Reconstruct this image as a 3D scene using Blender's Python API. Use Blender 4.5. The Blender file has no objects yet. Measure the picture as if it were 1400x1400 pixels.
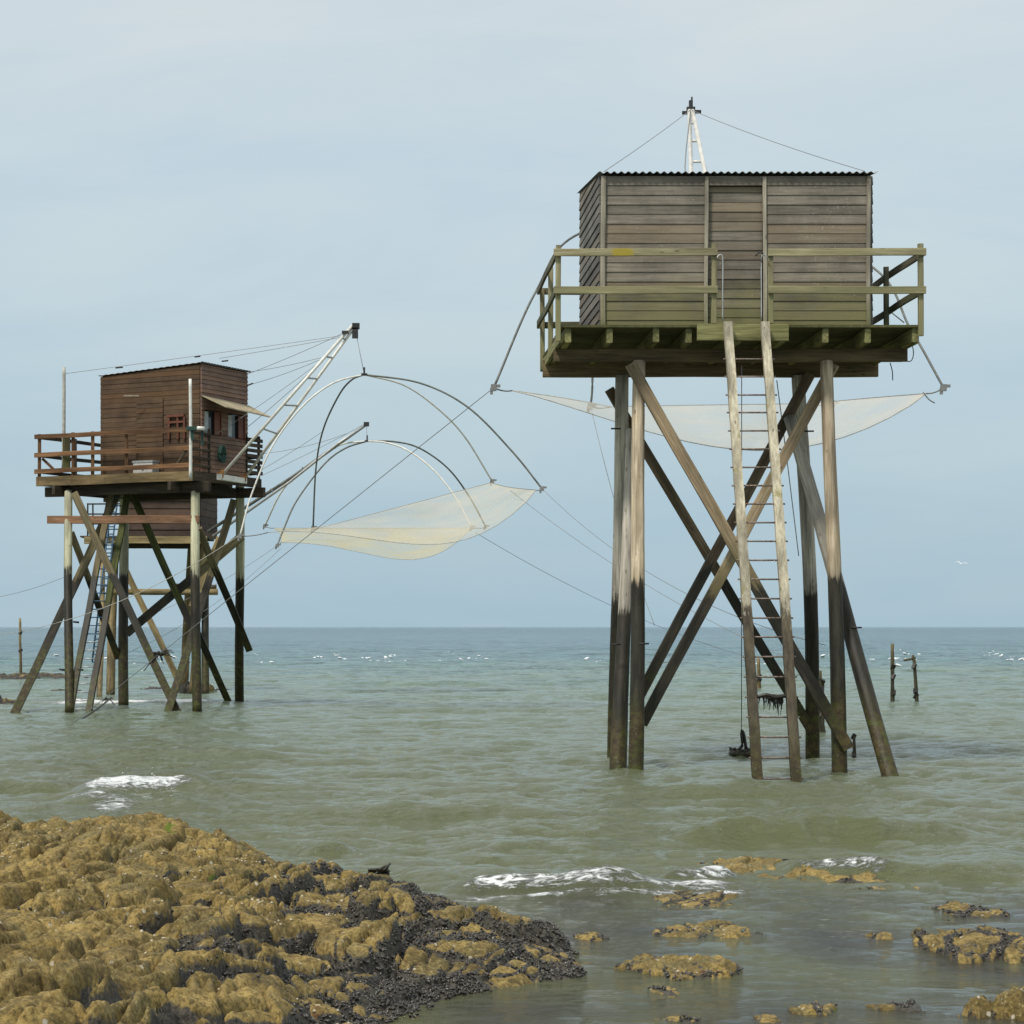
import bpy, math, random
import numpy as np
from mathutils import Vector, Matrix, Euler
R = math.radians
random.seed(7); rs = np.random.RandomState(7)
C = bpy.context.scene.collection
S = bpy.context.scene

# ------------------------------------------------------------------ camera, sky, sun, exposure
F = 3000.0; HX = 515.0; HY = 857.0; EYE = 2.28      # focal length and horizon in the 1400 px photograph, eye height above the sea
cam = bpy.data.cameras.new('camera'); co = bpy.data.objects.new('camera', cam); C.objects.link(co)
cam.sensor_width = 36; cam.lens = 36*F/1400
cam.shift_x = (700-HX)/1400; cam.shift_y = (HY-700)/1400
cam.clip_start = 0.5; cam.clip_end = 60000
co.location = (0, 0, EYE); co.rotation_euler = (R(90), 0, 0)
S.camera = co
S.view_settings.view_transform = 'Standard'; S.view_settings.look = 'None'
S.view_settings.exposure = 0.0; S.view_settings.gamma = 1

SUN_EL, SUN_AZ = 55, 218        # azimuth measured clockwise from +Y: behind the camera, to its left
w = bpy.data.worlds.new('World'); S.world = w; w.use_nodes = True
nt = w.node_tree; nt.nodes.clear(); N = nt.nodes.new; L = nt.links.new
out = N('ShaderNodeOutputWorld'); bg = N('ShaderNodeBackground'); L(bg.outputs[0], out.inputs[0])
sky = N('ShaderNodeTexSky'); sky.sky_type = 'NISHITA'; sky.sun_disc = False
sky.sun_elevation = R(SUN_EL); sky.sun_rotation = R(SUN_AZ); sky.dust_density = 2
sk = N('ShaderNodeVectorMath'); sk.operation = 'SCALE'; sk.inputs[3].default_value = 0.09; L(sky.outputs[0], sk.inputs[0])
tc = N('ShaderNodeTexCoord'); sep = N('ShaderNodeSeparateXYZ'); L(tc.outputs['Generated'], sep.inputs[0])
ramp = N('ShaderNodeValToRGB'); L(sep.outputs[2], ramp.inputs[0])
stops = [(0.0, (.385,.520,.600)), (.05, (.410,.545,.620)), (.12, (.480,.600,.660)), (.20, (.535,.640,.695)), (.29, (.605,.675,.705)), (1.0, (.66,.71,.74))]
while len(ramp.color_ramp.elements) < len(stops): ramp.color_ramp.elements.new(.5)
for e, (p, c) in zip(ramp.color_ramp.elements, stops): e.position = p; e.color = (*c, 1)
mp = N('ShaderNodeMapping'); mp.inputs['Scale'].default_value = (3.2, 3.2, 13); L(tc.outputs['Generated'], mp.inputs[0])
mp.inputs['Rotation'].default_value = (0, R(6), 0)
n1 = N('ShaderNodeTexNoise'); n1.inputs['Scale'].default_value = 1.3; n1.inputs['Detail'].default_value = 5; n1.inputs['Roughness'].default_value = .58
n1.inputs['Distortion'].default_value = .4; L(mp.outputs[0], n1.inputs['Vector'])
cr = N('ShaderNodeMapRange'); cr.inputs[1].default_value = .36; cr.inputs[2].default_value = .68; L(n1.outputs[0], cr.inputs[0])
m1 = N('ShaderNodeMix'); m1.data_type = 'RGBA'; m1.blend_type = 'MULTIPLY'; m1.inputs[0].default_value = 1
cl = N('ShaderNodeMix'); cl.data_type = 'RGBA'; L(cr.outputs[0], cl.inputs[0])
cl.inputs[6].default_value = (.925, .955, .985, 1); cl.inputs[7].default_value = (1.07, 1.035, 1.01, 1)
L(ramp.outputs[0], m1.inputs[6]); L(cl.outputs[2], m1.inputs[7])
m2 = N('ShaderNodeMix'); m2.data_type = 'RGBA'; m2.inputs[0].default_value = .93
L(sk.outputs[0], m2.inputs[6]); L(m1.outputs[2], m2.inputs[7]); L(m2.outputs[2], bg.inputs[0]); bg.inputs[1].default_value = 1.10
sl = bpy.data.lights.new('sun', 'SUN'); so = bpy.data.objects.new('sun', sl); C.objects.link(so)
sl.energy = 3.0; sl.angle = R(9); sl.color = (1, .95, .87)
d = Vector((math.sin(R(SUN_AZ))*math.cos(R(SUN_EL)), math.cos(R(SUN_AZ))*math.cos(R(SUN_EL)), math.sin(R(SUN_EL))))
so.rotation_euler = d.to_track_quat('Z', 'Y').to_euler(); so.location = (0, -20, 40)

# ------------------------------------------------------------------ helpers
def P(px, py, Y): return Vector(((px-HX)*Y/F, Y, EYE+(HY-py)*Y/F))
def WP(px, py): return P(px, py, EYE*F/(py-HY))           # a point on the water
WM = {}                                                    # world matrices, parents included
def tag(o, label=None, cat=None, group=None, kind=None):
    if label: o['label'] = label
    if cat: o['category'] = cat
    if group: o['group'] = group
    if kind: o['kind'] = kind
    return o
def link(o, parent, M):
    C.objects.link(o)
    WM[o.name] = M
    if parent:
        o.parent = parent; o.matrix_basis = WM[parent.name].inverted() @ M
    else: o.matrix_basis = M
    return o
def empty(name, loc, parent=None):
    o = bpy.data.objects.new(name, None); o.empty_display_size = .3
    return link(o, parent, Matrix.Translation(Vector(loc)))
def meshobj(name, verts, faces, mat, parent=None, M=None, smooth=False, attrs=None):
    me = bpy.data.meshes.new(name)
    verts = np.asarray(verts, dtype=np.float32).reshape(-1, 3)
    if isinstance(faces, np.ndarray):
        k = faces.shape[1]; nf = len(faces)
        me.vertices.add(len(verts)); me.vertices.foreach_set('co', verts.ravel())
        me.loops.add(nf*k); me.loops.foreach_set('vertex_index', faces.astype(np.int32).ravel())
        me.polygons.add(nf); me.polygons.foreach_set('loop_start', np.arange(0, nf*k, k, dtype=np.int32))
        me.polygons.foreach_set('loop_total', np.full(nf, k, dtype=np.int32))
        me.update(calc_edges=True)
    else:
        me.from_pydata([tuple(v) for v in verts.tolist()], [], [tuple(f) for f in faces]); me.update()
    if smooth: me.polygons.foreach_set('use_smooth', np.ones(len(me.polygons), dtype=bool))
    if attrs:
        for k_, (dom, arr) in attrs.items():
            a = me.attributes.new(k_, 'FLOAT', dom); a.data.foreach_set('value', np.asarray(arr, dtype=np.float32))
    if mat: me.materials.append(mat)
    o = bpy.data.objects.new(name, me)
    return link(o, parent, M if M is not None else Matrix.Identity(4))
def frame(p0, p1, up=Vector((0, 0, 1))):
    z = (p1-p0).normalized()
    if abs(z.dot(up)) > .97: up = Vector((0, -1, 0)) if abs(z.z) > .9 else Vector((0, 0, 1))
    x = up.cross(z).normalized(); y = z.cross(x).normalized()
    M = Matrix((x, y, z)).transposed().to_4x4(); M.translation = p0
    return M
def ringmesh(prof, zs, offs=None, scl=None, cap=True):
    n = len(prof); v = []; f = []
    for i, z in enumerate(zs):
        ox, oy = offs[i] if offs else (0, 0); s = scl[i] if scl else 1
        for (a, b) in prof: v.append((a*s+ox, b*s+oy, z))
    for i in range(len(zs)-1):
        for j in range(n): k = (j+1) % n; f.append((i*n+j, i*n+k, (i+1)*n+k, (i+1)*n+j))
    if cap: f.append(tuple(range(n-1, -1, -1))); f.append(tuple((len(zs)-1)*n+j for j in range(n)))
    return v, f
def beam(name, p0, p1, wdt, hgt, mat, parent, up=Vector((0, 0, 1)), warp=.006, ch=.008, label=None):
    """A sawn timber: wdt across, hgt along `up`."""
    p0 = Vector(p0); p1 = Vector(p1); Ln = (p1-p0).length; M = frame(p0, p1, up)
    a, b = wdt/2, hgt/2; c = min(ch, a*.3, b*.3)
    prof = [(-a+c, -b), (a-c, -b), (a, -b+c), (a, b-c), (a-c, b), (-a+c, b), (-a, b-c), (-a, -b+c)]
    ns = max(2, int(Ln/.5)+1); zs = [Ln*i/(ns-1) for i in range(ns)]
    ph = random.random()*6; offs = [(warp*math.sin(ph+i*1.1), warp*math.cos(ph*2+i*.9)) for i in range(ns)]
    v, f = ringmesh(prof, zs, offs)
    o = meshobj(name, v, f, mat, parent, M)
    if label: o['label'] = label
    return o
def pole(name, p0, p1, r0, r1, mat, parent, wob=.012, sides=16, bend=0, label=None, knots=.03):
    """A round log from p0 to p1."""
    p0 = Vector(p0); p1 = Vector(p1); Ln = (p1-p0).length; M = frame(p0, p1)
    ns = max(3, int(Ln/.22)+1); zs = [Ln*i/(ns-1) for i in range(ns)]
    ph = random.random()*6
    offs = [(wob*math.sin(ph+z*.9)+bend*math.sin(math.pi*z/Ln), wob*math.cos(ph*2+z*.7)) for z in zs]
    v = []; n = sides
    for i, z in enumerate(zs):
        r = r0+(r1-r0)*z/Ln
        for j in range(n):
            a = 2*math.pi*j/n; rr = r*(1+knots*(random.random()-.5)+.025*math.sin(2*a+ph+z*.4))
            v.append((rr*math.cos(a)+offs[i][0], rr*math.sin(a)+offs[i][1], z))
    f = []
    for i in range(ns-1):
        for j in range(n): k = (j+1) % n; f.append((i*n+j, i*n+k, (i+1)*n+k, (i+1)*n+j))
    f.append(tuple(range(n-1, -1, -1))); f.append(tuple((ns-1)*n+j for j in range(n)))
    o = meshobj(name, v, f, mat, parent, M, smooth=True)
    if label: o['label'] = label
    return o
def tube(name, pts, r, mat, parent, sides=6, r1=None, label=None):
    pts = [Vector(p) for p in pts]; v = []; n = sides; m = len(pts); o0 = pts[0].copy()
    for i, p in enumerate(pts):
        t = (pts[min(i+1, m-1)]-pts[max(i-1, 0)]).normalized()
        a = t.cross(Vector((0, 0, 1)));  a = a if a.length > .05 else t.cross(Vector((1, 0, 0)))
        a.normalize(); b = t.cross(a); rr = r if r1 is None else r+(r1-r)*i/(m-1)
        for j in range(n):
            an = 2*math.pi*j/n; v.append(tuple(p-o0+a*rr*math.cos(an)+b*rr*math.sin(an)))
    f = []
    for i in range(m-1):
        for j in range(n): k = (j+1) % n; f.append((i*n+j, i*n+k, (i+1)*n+k, (i+1)*n+j))
    f.append(tuple(range(n-1, -1, -1))); f.append(tuple((m-1)*n+j for j in range(n)))
    o = meshobj(name, v, f, mat, parent, Matrix.Translation(o0), smooth=True)
    if label: o['label'] = label
    return o
def sagline(p0, p1, sag, n=16):
    p0 = Vector(p0); p1 = Vector(p1)
    return [p0.lerp(p1, i/n)-Vector((0, 0, sag*4*(i/n)*(1-i/n))) for i in range(n+1)]
def bez(pts, n=28):
    """Catmull-Rom through the points."""
    pts = [Vector(p) for p in pts]; q = [pts[0]*2-pts[1]]+pts+[pts[-1]*2-pts[-2]]; o = []
    per = max(2, n//(len(pts)-1))
    for i in range(1, len(q)-2):
        for k in range(per):
            t = k/per; a, b, c, d_ = q[i-1], q[i], q[i+1], q[i+2]
            o.append(.5*((2*b)+(c-a)*t+(2*a-5*b+4*c-d_)*t*t+(3*b-a-3*c+d_)*t**3))
    o.append(pts[-1]); return o
def boxes(name, items, mat, parent, M=None):
    """items: (centre, size) joined into ONE mesh."""
    v = []; f = []
    for c, s in items:
        b = len(v); c = Vector(c)
        for dx in (-.5, .5):
            for dy in (-.5, .5):
                for dz in (-.5, .5): v.append((c.x+dx*s[0], c.y+dy*s[1], c.z+dz*s[2]))
        f += [(b, b+1, b+3, b+2), (b+4, b+6, b+7, b+5), (b, b+4, b+5, b+1), (b+2, b+3, b+7, b+6), (b, b+2, b+6, b+4), (b+1, b+5, b+7, b+3)]
    return meshobj(name, v, f, mat, parent, M)

# ---- noise
PERM = rs.permutation(4096)
def hsh(i, j, k=0): return PERM[(PERM[(PERM[i & 4095]+j) & 4095]+k) & 4095]
GA = rs.rand(4096)*2*np.pi; GX = np.cos(GA); GY = np.sin(GA); RV = rs.rand(4096)
def perlin(x, y, seed=0):
    xi = np.floor(x).astype(np.int64); yi = np.floor(y).astype(np.int64); xf = x-xi; yf = y-yi
    u = xf**3*(xf*(xf*6-15)+10); v = yf**3*(yf*(yf*6-15)+10)
    def g(a, b):
        h = hsh(xi+a, yi+b, seed); return GX[h]*(xf-a)+GY[h]*(yf-b)
    return (g(0, 0)*(1-u)+g(1, 0)*u)*(1-v)+(g(0, 1)*(1-u)+g(1, 1)*u)*v
def fbm(x, y, o=4, seed=0, g=.5):
    s = 0; a = 1.0
    for i in range(o): s = s+a*perlin(x*2**i+13.7*i, y*2**i+7.1*i, seed+i); a *= g
    return s
def voro(x, y, seed=0):
    xi = np.floor(x).astype(np.int64); yi = np.floor(y).astype(np.int64)
    f1 = np.full(x.shape, 9.); f2 = np.full(x.shape, 9.); cid = np.zeros(x.shape, dtype=np.int64)
    cx = np.zeros(x.shape); cy = np.zeros(x.shape)
    for a in (-1, 0, 1):
        for b in (-1, 0, 1):
            h = hsh(xi+a, yi+b, seed); px = xi+a+.15+.7*RV[h]; py = yi+b+.15+.7*RV[(h*7+11) & 4095]
            d_ = np.sqrt((px-x)**2+(py-y)**2)
            n_ = d_ < f1; f2 = np.where(n_, f1, np.minimum(f2, d_)); f1 = np.where(n_, d_, f1)
            cid = np.where(n_, h, cid); cx = np.where(n_, px, cx); cy = np.where(n_, py, cy)
    return f1, f2, cid, x-cx, y-cy
def sstep(a, b, x): t = np.clip((x-a)/(b-a), 0, 1); return t*t*(3-2*t)

# ------------------------------------------------------------------ materials
def newmat(name):
    m = bpy.data.materials.new(name); m.use_nodes = True; n = m.node_tree; b = n.nodes['Principled BSDF']; return m, n, b
def rgb(c): return (c[0], c[1], c[2], 1)
def mixn(n, fac, a, b, mode='MIX'):
    m = n.nodes.new('ShaderNodeMix'); m.data_type = 'RGBA'; m.blend_type = mode
    for sck, val in ((m.inputs[0], fac), (m.inputs[6], a), (m.inputs[7], b)):
        if isinstance(val, (int, float)): sck.default_value = val
        elif isinstance(val, tuple): sck.default_value = rgb(val)
        else: n.links.new(val, sck)
    return m.outputs[2]
def mr(n, v, a, b, c=0., d_=1., smooth=True):
    m = n.nodes.new('ShaderNodeMapRange'); n.links.new(v, m.inputs[0])
    if smooth: m.interpolation_type = 'SMOOTHSTEP'
    m.inputs[1].default_value = a; m.inputs[2].default_value = b; m.inputs[3].default_value = c; m.inputs[4].default_value = d_
    return m.outputs[0]
def math_(n, op, a, b):
    m = n.nodes.new('ShaderNodeMath'); m.operation = op
    for s_, val in ((m.inputs[0], a), (m.inputs[1], b)):
        if isinstance(val, (int, float)): s_.default_value = val
        else: n.links.new(val, s_)
    return m.outputs[0]
def noise(n, vec, scale, detail=4, rough=.55, dist=0.):
    t = n.nodes.new('ShaderNodeTexNoise'); t.inputs['Scale'].default_value = scale; t.inputs['Detail'].default_value = detail
    t.inputs['Roughness'].default_value = rough; t.inputs['Distortion'].default_value = dist
    if vec is not None: n.links.new(vec, t.inputs['Vector'])
    return t.outputs[0]
def wood(name, c1, c2, axis='Z', rot=0., algae=None, tide=None, rnd=.18, plank=0., rough=.85, lichen=None, knots=True, spots=None, patch=None):
    """Weathered timber. algae=(z_low,z_high,colour): growth thickening downwards; tide=(z, dark, low colour): the wet zone below the tide mark."""
    m, n, b = newmat(name); g = n.nodes.new; l = n.links.new
    t = g('ShaderNodeTexCoord'); oi = g('ShaderNodeObjectInfo'); geo = g('ShaderNodeNewGeometry')
    ad = g('ShaderNodeVectorMath'); ad.operation = 'ADD'; l(t.outputs['Object'], ad.inputs[0])
    sc = g('ShaderNodeVectorMath'); sc.operation = 'SCALE'; sc.inputs[0].default_value = (31, 17, 23); l(oi.outputs['Random'], sc.inputs[3]); l(sc.outputs[0], ad.inputs[1])
    rt = g('ShaderNodeMapping'); rt.inputs['Rotation'].default_value = (0, rot, 0); l(ad.outputs[0], rt.inputs[0])
    s3 = {'Z': (16, 16, .9), 'X': (.9, 16, 16)}[axis]
    mp = g('ShaderNodeMapping'); mp.inputs['Scale'].default_value = s3; l(rt.outputs[0], mp.inputs[0])
    gr = noise(n, mp.outputs[0], 1.6, 6, .65, .4)
    mp2 = g('ShaderNodeMapping'); mp2.inputs['Scale'].default_value = tuple(x*.16+.35 for x in s3); l(rt.outputs[0], mp2.inputs[0])
    big = noise(n, mp2.outputs[0], 1.2, 3)
    col = mixn(n, mr(n, gr, .3, .72), c1, c2)
    col = mixn(n, 1.0, col, mixn(n, mr(n, big, .3, .7), (.58, .57, .56), (1.32, 1.29, 1.24)), 'MULTIPLY')
    if axis == 'X': col = mixn(n, mr(n, gr, .25, .75), tuple(x*.80+y*.2 for x, y in zip(c1, c2)), tuple(x*.25+y*.75 for x, y in zip(c1, c2))); col = mixn(n, 1.0, col, mixn(n, mr(n, noise(n, rt.outputs[0], 1.6, 4, .6), .3, .7), (.74, .72, .70), (1.2, 1.18, 1.14)), 'MULTIPLY')
    rr = mr(n, oi.outputs['Random'], 0, 1, 1-rnd, 1+rnd, False)
    cb = g('ShaderNodeCombineColor'); [l(rr, cb.inputs[i]) for i in range(3)]
    col = mixn(n, 1.0, col, cb.outputs[0], 'MULTIPLY')
    if plank:
        at = g('ShaderNodeAttribute'); at.attribute_name = 'rnd'
        pr = mr(n, at.outputs['Fac'], 0, 1, 1-plank, 1+plank, False)
        cb = g('ShaderNodeCombineColor'); [l(pr, cb.inputs[i]) for i in range(3)]
        col = mixn(n, 1.0, col, cb.outputs[0], 'MULTIPLY')
        hue = mr(n, math_(n, 'FRACT', math_(n, 'MULTIPLY', at.outputs['Fac'], 7.3), 0), .55, 1., 0, .45)
        col = mixn(n, hue, col, tuple(min(1, c*k) for c, k in zip(c2, (1.15, .95, .68))))
    if knots:
        vo = g('ShaderNodeTexVoronoi'); vo.inputs['Scale'].default_value = 1; mp3 = g('ShaderNodeMapping')
        mp3.inputs['Scale'].default_value = tuple(8 if x > 2 else 2.6 for x in s3); l(rt.outputs[0], mp3.inputs[0]); l(mp3.outputs[0], vo.inputs['Vector'])
        col = mixn(n, mr(n, vo.outputs['Distance'], .07, .14, .7, 0), col, tuple(c*.35 for c in c1))
    pz = g('ShaderNodeSeparateXYZ'); l(geo.outputs['Position'], pz.inputs[0]); Z = pz.outputs[2]
    wn = noise(n, geo.outputs['Position'], 2.2, 5, .6)
    if spots:
        sp = noise(n, geo.outputs['Position'], 26, 3, .6)
        zone = noise(n, geo.outputs['Position'], 1.9, 3)
        col = mixn(n, math_(n, 'MULTIPLY', mr(n, sp, .60, .68), mr(n, zone, .46, .62, 0, .75)), col, spots)
    if lichen:
        ln = noise(n, geo.outputs['Position'], 3.4, 5, .65)
        col = mixn(n, mr(n, ln, .56, .68, 0, .8), col, lichen)
    if algae:
        za, zb, ac = algae; zz = math_(n, 'ADD', Z, math_(n, 'MULTIPLY', math_(n, 'SUBTRACT', wn, .5), (zb-za)*1.2))
        col = mixn(n, math_(n, 'MULTIPLY', mr(n, zz, za, zb, .85, 0), mr(n, gr, .25, .6, .6, 1)), col, ac)
    if patch:
        dx = math_(n, 'ABSOLUTE', math_(n, 'SUBTRACT', pz.outputs[0], patch[0]), 0); dx = math_(n, 'ADD', dx, math_(n, 'MULTIPLY', math_(n, 'SUBTRACT', noise(n, geo.outputs['Position'], 11, 4), .5), .25))
        col = mixn(n, math_(n, 'MULTIPLY', mr(n, dx, patch[1]-.08, patch[1], 1, 0), mr(n, Z, 7.86, 7.9)), col, (.36, .28, .045))
    if tide:
        tz, dark, low = tide
        zz = math_(n, 'ADD', Z, math_(n, 'ADD', math_(n, 'ADD', math_(n, 'MULTIPLY', math_(n, 'SUBTRACT', wn, .5), .7), math_(n, 'MULTIPLY', math_(n, 'SUBTRACT', gr, .5), .8)), mr(n, oi.outputs['Random'], 0, 1, -.18, .18, False)))
        wet = mixn(n, mr(n, noise(n, mp2.outputs[0], 3.5, 6, .65), .38, .68), dark, tuple(c*2.6 for c in dark)); wet = mixn(n, mr(n, gr, .56, .72, 0, .5), wet, (.062, .057, .034))
        gn = noise(n, geo.outputs['Position'], 4.5, 4)
        lowc = mixn(n, mr(n, gn, .42, .62), low, (.060, .066, .012))
        lowc = mixn(n, mr(n, noise(n, geo.outputs['Position'], 9, 5, .65), .42, .6, .75, 0), lowc, (.024, .018, .008))
        lowc = mixn(n, mr(n, noise(n, geo.outputs['Position'], 40, 2), .62, .7, 0, .5), lowc, (.2, .18, .13))
        wet = mixn(n, mr(n, zz, tz-2.2, tz-1.5, 1, 0), wet, lowc)
        tf = mr(n, zz, tz-.10, tz+.10, 1, 0)
        stain = mr(n, zz, tz, tz+.7, .45, 0)
        col = mixn(n, stain, col, tuple(c*.6 for c in c1))
        col = mixn(n, tf, col, wet)
        rv = g('ShaderNodeMapRange'); l(tf, rv.inputs[0]); rv.inputs[3].default_value = rough; rv.inputs[4].default_value = .55; l(rv.outputs[0], b.inputs['Roughness'])
    else: b.inputs['Roughness'].default_value = rough
    b.inputs['Specular IOR Level'].default_value = .3
    l(col, b.inputs['Base Color'])
    bp = g('ShaderNodeBump'); bp.inputs['Strength'].default_value = .5; bp.inputs['Distance'].default_value = .012
    hb = math_(n, 'ADD', gr, math_(n, 'MULTIPLY', noise(n, geo.outputs['Position'], 30, 3), .5)); l(hb, bp.inputs['Height']); l(bp.outputs[0], b.inputs['Normal'])
    return m
def plain(name, c, rough=.6, metal=0., var=.25, scale=9., c2=None, thr=(.5, .62)):
    m, n, b = newmat(name); geo = n.nodes.new('ShaderNodeNewGeometry')
    ns = noise(n, geo.outputs['Position'], scale, 5, .6)
    col = mixn(n, mr(n, ns, .3, .7), tuple(x*(1-var) for x in c), tuple(min(1, x*(1+var)) for x in c))
    if c2: col = mixn(n, mr(n, noise(n, geo.outputs['Position'], scale*1.7, 5, .65), *thr), col, c2)
    n.links.new(col, b.inputs['Base Color']); b.inputs['Roughness'].default_value = rough; b.inputs['Metallic'].default_value = metal
    bp = n.nodes.new('ShaderNodeBump'); bp.inputs['Strength'].default_value = .3; bp.inputs['Distance'].default_value = .01
    n.links.new(ns, bp.inputs['Height']); n.links.new(bp.outputs[0], b.inputs['Normal'])
    return m
DARK = (.015, .013, .008); LOW = (.085, .062, .022)
M_post = wood('pale_post_wood', (.33, .26, .17), (.66, .56, .42), tide=(2.95, DARK, LOW), rnd=.12)
M_postg = wood('grey_post_wood', (.30, .27, .22), (.62, .58, .50), tide=(2.75, DARK, LOW), rnd=.08)
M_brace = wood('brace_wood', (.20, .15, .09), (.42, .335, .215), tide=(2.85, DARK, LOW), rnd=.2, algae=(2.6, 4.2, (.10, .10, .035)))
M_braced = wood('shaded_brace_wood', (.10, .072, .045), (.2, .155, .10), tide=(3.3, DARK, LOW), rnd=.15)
M_ladder = wood('ladder_wood', (.33, .29, .21), (.58, .54, .42), tide=(2.55, (.045, .036, .022), LOW), lichen=(.30, .26, .10), rnd=.05)
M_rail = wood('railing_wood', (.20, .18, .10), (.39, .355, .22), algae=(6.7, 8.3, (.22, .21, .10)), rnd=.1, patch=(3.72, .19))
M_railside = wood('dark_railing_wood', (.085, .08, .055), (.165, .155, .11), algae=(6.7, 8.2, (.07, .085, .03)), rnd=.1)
M_deck = wood('deck_wood', (.06, .055, .028), (.15, .135, .065), algae=(6.5, 7.2, (.10, .105, .035)), rnd=.2)
M_joist = wood('joist_wood', (.12, .12, .045), (.27, .26, .12), rnd=.2)
M_beamw = wood('beam_wood', (.085, .062, .032), (.18, .14, .075), rnd=.15)
M_clad = wood('grey_cladding', (.088, .078, .062), (.25, .222, .180), 'X', algae=(6.9, 7.85, (.19, .18, .07)), plank=.34, rnd=.0, spots=(.36, .34, .29), knots=False)
M_clad2 = wood('diagonal_cladding', (.09, .088, .082), (.20, .19, .175), 'X', plank=.25, rnd=0, knots=False)
M_trim = wood('pale_trim', (.22, .195, .15), (.38, .35, .28), rnd=.1, algae=(6.9, 7.6, (.22, .21, .10)))
M_brown = wood('brown_cladding', (.062, .040, .024), (.122, .077, .045), 'X', plank=.13, rnd=0, knots=False)
M_brown2 = wood('greyish_brown_cladding', (.13, .082, .062), (.24, .165, .135), 'X', plank=.18, rnd=0, knots=False)  # window wall: paler, greyer tone than the front cladding
M_brrail = wood('brown_rail_wood', (.10, .052, .024), (.22, .12, .06), rnd=.2)
M_brdark = wood('dark_timber', (.038, .03, .020), (.09, .07, .048), rnd=.2)
M_fascia = wood('olive_fascia', (.12, .085, .04), (.22, .165, .085), rnd=.12)
M_post2 = wood('greenish_post_wood', (.36, .355, .235), (.60, .59, .43), tide=(3.62, DARK, (.06, .045, .02)), rnd=.08)
M_brace2 = wood('olive_brace_wood', (.12, .10, .055), (.25, .21, .12), tide=(3.7, DARK, (.07, .055, .022)), rnd=.15)
M_bracem = wood('mossy_brace_wood', (.035, .042, .014), (.10, .11, .035), tide=(3.0, DARK, (.06, .05, .02)), rnd=.1)
M_plankred = wood('reddish_plank', (.17, .09, .05), (.30, .175, .105), rnd=.1)
M_stake = wood('stake_wood', (.07, .06, .03), (.15, .13, .07), tide=(1.2, (.03, .026, .014), (.06, .05, .02)), rnd=.2)
M_hut3 = wood('dark_brown_cladding', (.05, .034, .028), (.10, .07, .055), 'X', plank=.25, rnd=0, knots=False)
M_yel = wood('yellow_brown_log', (.17, .13, .06), (.34, .27, .14), tide=(1.3, (.10, .075, .035), (.10, .07, .03)), rnd=.15)
M_steel = plain('galvanised_steel', (.42, .42, .41), .5, .6, .15)
M_rung = plain('rusty_rung', (.22, .18, .15), .6, .3, .35, 14, (.12, .05, .02))
M_bluerung = plain('blue_painted_steel', (.035, .085, .14), .55, .1, .25)
M_white = plain('white_tube', (.68, .66, .60), .5, .1, .12, 6, (.40, .30, .18), (.64, .72))
M_darktube = plain('dark_tube', (.13, .135, .12), .55, .3, .3, 5, (.30, .30, .26), (.62, .7))
M_wire = plain('wire', (.26, .26, .25), .6, .4, .1)
M_rope = plain('pale_rope', (.42, .40, .34), .8, 0, .2)
M_black = plain('black_fitting', (.03, .03, .028), .6, .2, .3)
M_rust = plain('rust', (.34, .15, .04), .8, 0, .4, 20)
M_weed = plain('black_seaweed', (.018, .014, .008), .45, 0, .5, 30)
M_redpaint = plain('red_brown_paint', (.13, .040, .020), .6, 0, .2)
M_curtain = plain('pale_curtain', (.42, .46, .48), .8, 0, .12, 12)
M_awning = wood('tan_board', (.30, .25, .16), (.46, .40, .28), 'X', rnd=.05, knots=False)
M_greenpl = plain('green_netting', (.012, .05, .036), .7, 0, .3, 30)
M_box = plain('pale_plastic', (.50, .49, .46), .6, 0, .12)
M_roofm = plain('corrugated_sheet', (.16, .155, .145), .7, .1, .25, 5)
M_gull = plain('gull_white', (.75, .75, .74), .7, 0, .05)
mg, n_, b_ = newmat('window_glass'); b_.inputs['Base Color'].default_value = (.03, .035, .04, 1); b_.inputs['Roughness'].default_value = .06
M_glass = mg
def netmat(name, c, lo, hi, scale=1.6):
    m, n, b = newmat(name); g = n.nodes.new; l = n.links.new
    o = n.nodes['Material Output']; t = g('ShaderNodeTexCoord')
    mp = g('ShaderNodeMapping'); mp.inputs['Scale'].default_value = (.5, .8, 1.6); l(t.outputs['Object'], mp.inputs[0])
    ns = noise(n, mp.outputs[0], scale, 2, .5, .4)
    at = g('ShaderNodeAttribute'); at.attribute_name = 'fold'
    fac = math_(n, 'ADD', mr(n, ns, .3, .72, lo, hi), at.outputs['Fac'])
    tr = g('ShaderNodeBsdfTransparent'); df = g('ShaderNodeBsdfDiffuse'); tl = g('ShaderNodeBsdfTranslucent')
    df.inputs[0].default_value = rgb(c); tl.inputs[0].default_value = rgb(c)
    a = g('ShaderNodeMixShader'); a.inputs[0].default_value = .5; l(df.outputs[0], a.inputs[1]); l(tl.outputs[0], a.inputs[2])
    m_ = g('ShaderNodeMixShader'); l(fac, m_.inputs[0]); l(tr.outputs[0], m_.inputs[1]); l(a.outputs[0], m_.inputs[2]); l(m_.outputs[0], o.inputs[0])
    return m
M_netw = netmat('white_net', (.88, .83, .73), .34, .64)
M_nety = netmat('yellowed_net', (.86, .72, .40), .34, .66)
M_netg = netmat('pale_net', (.86, .79, .64), .34, .58)

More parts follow.
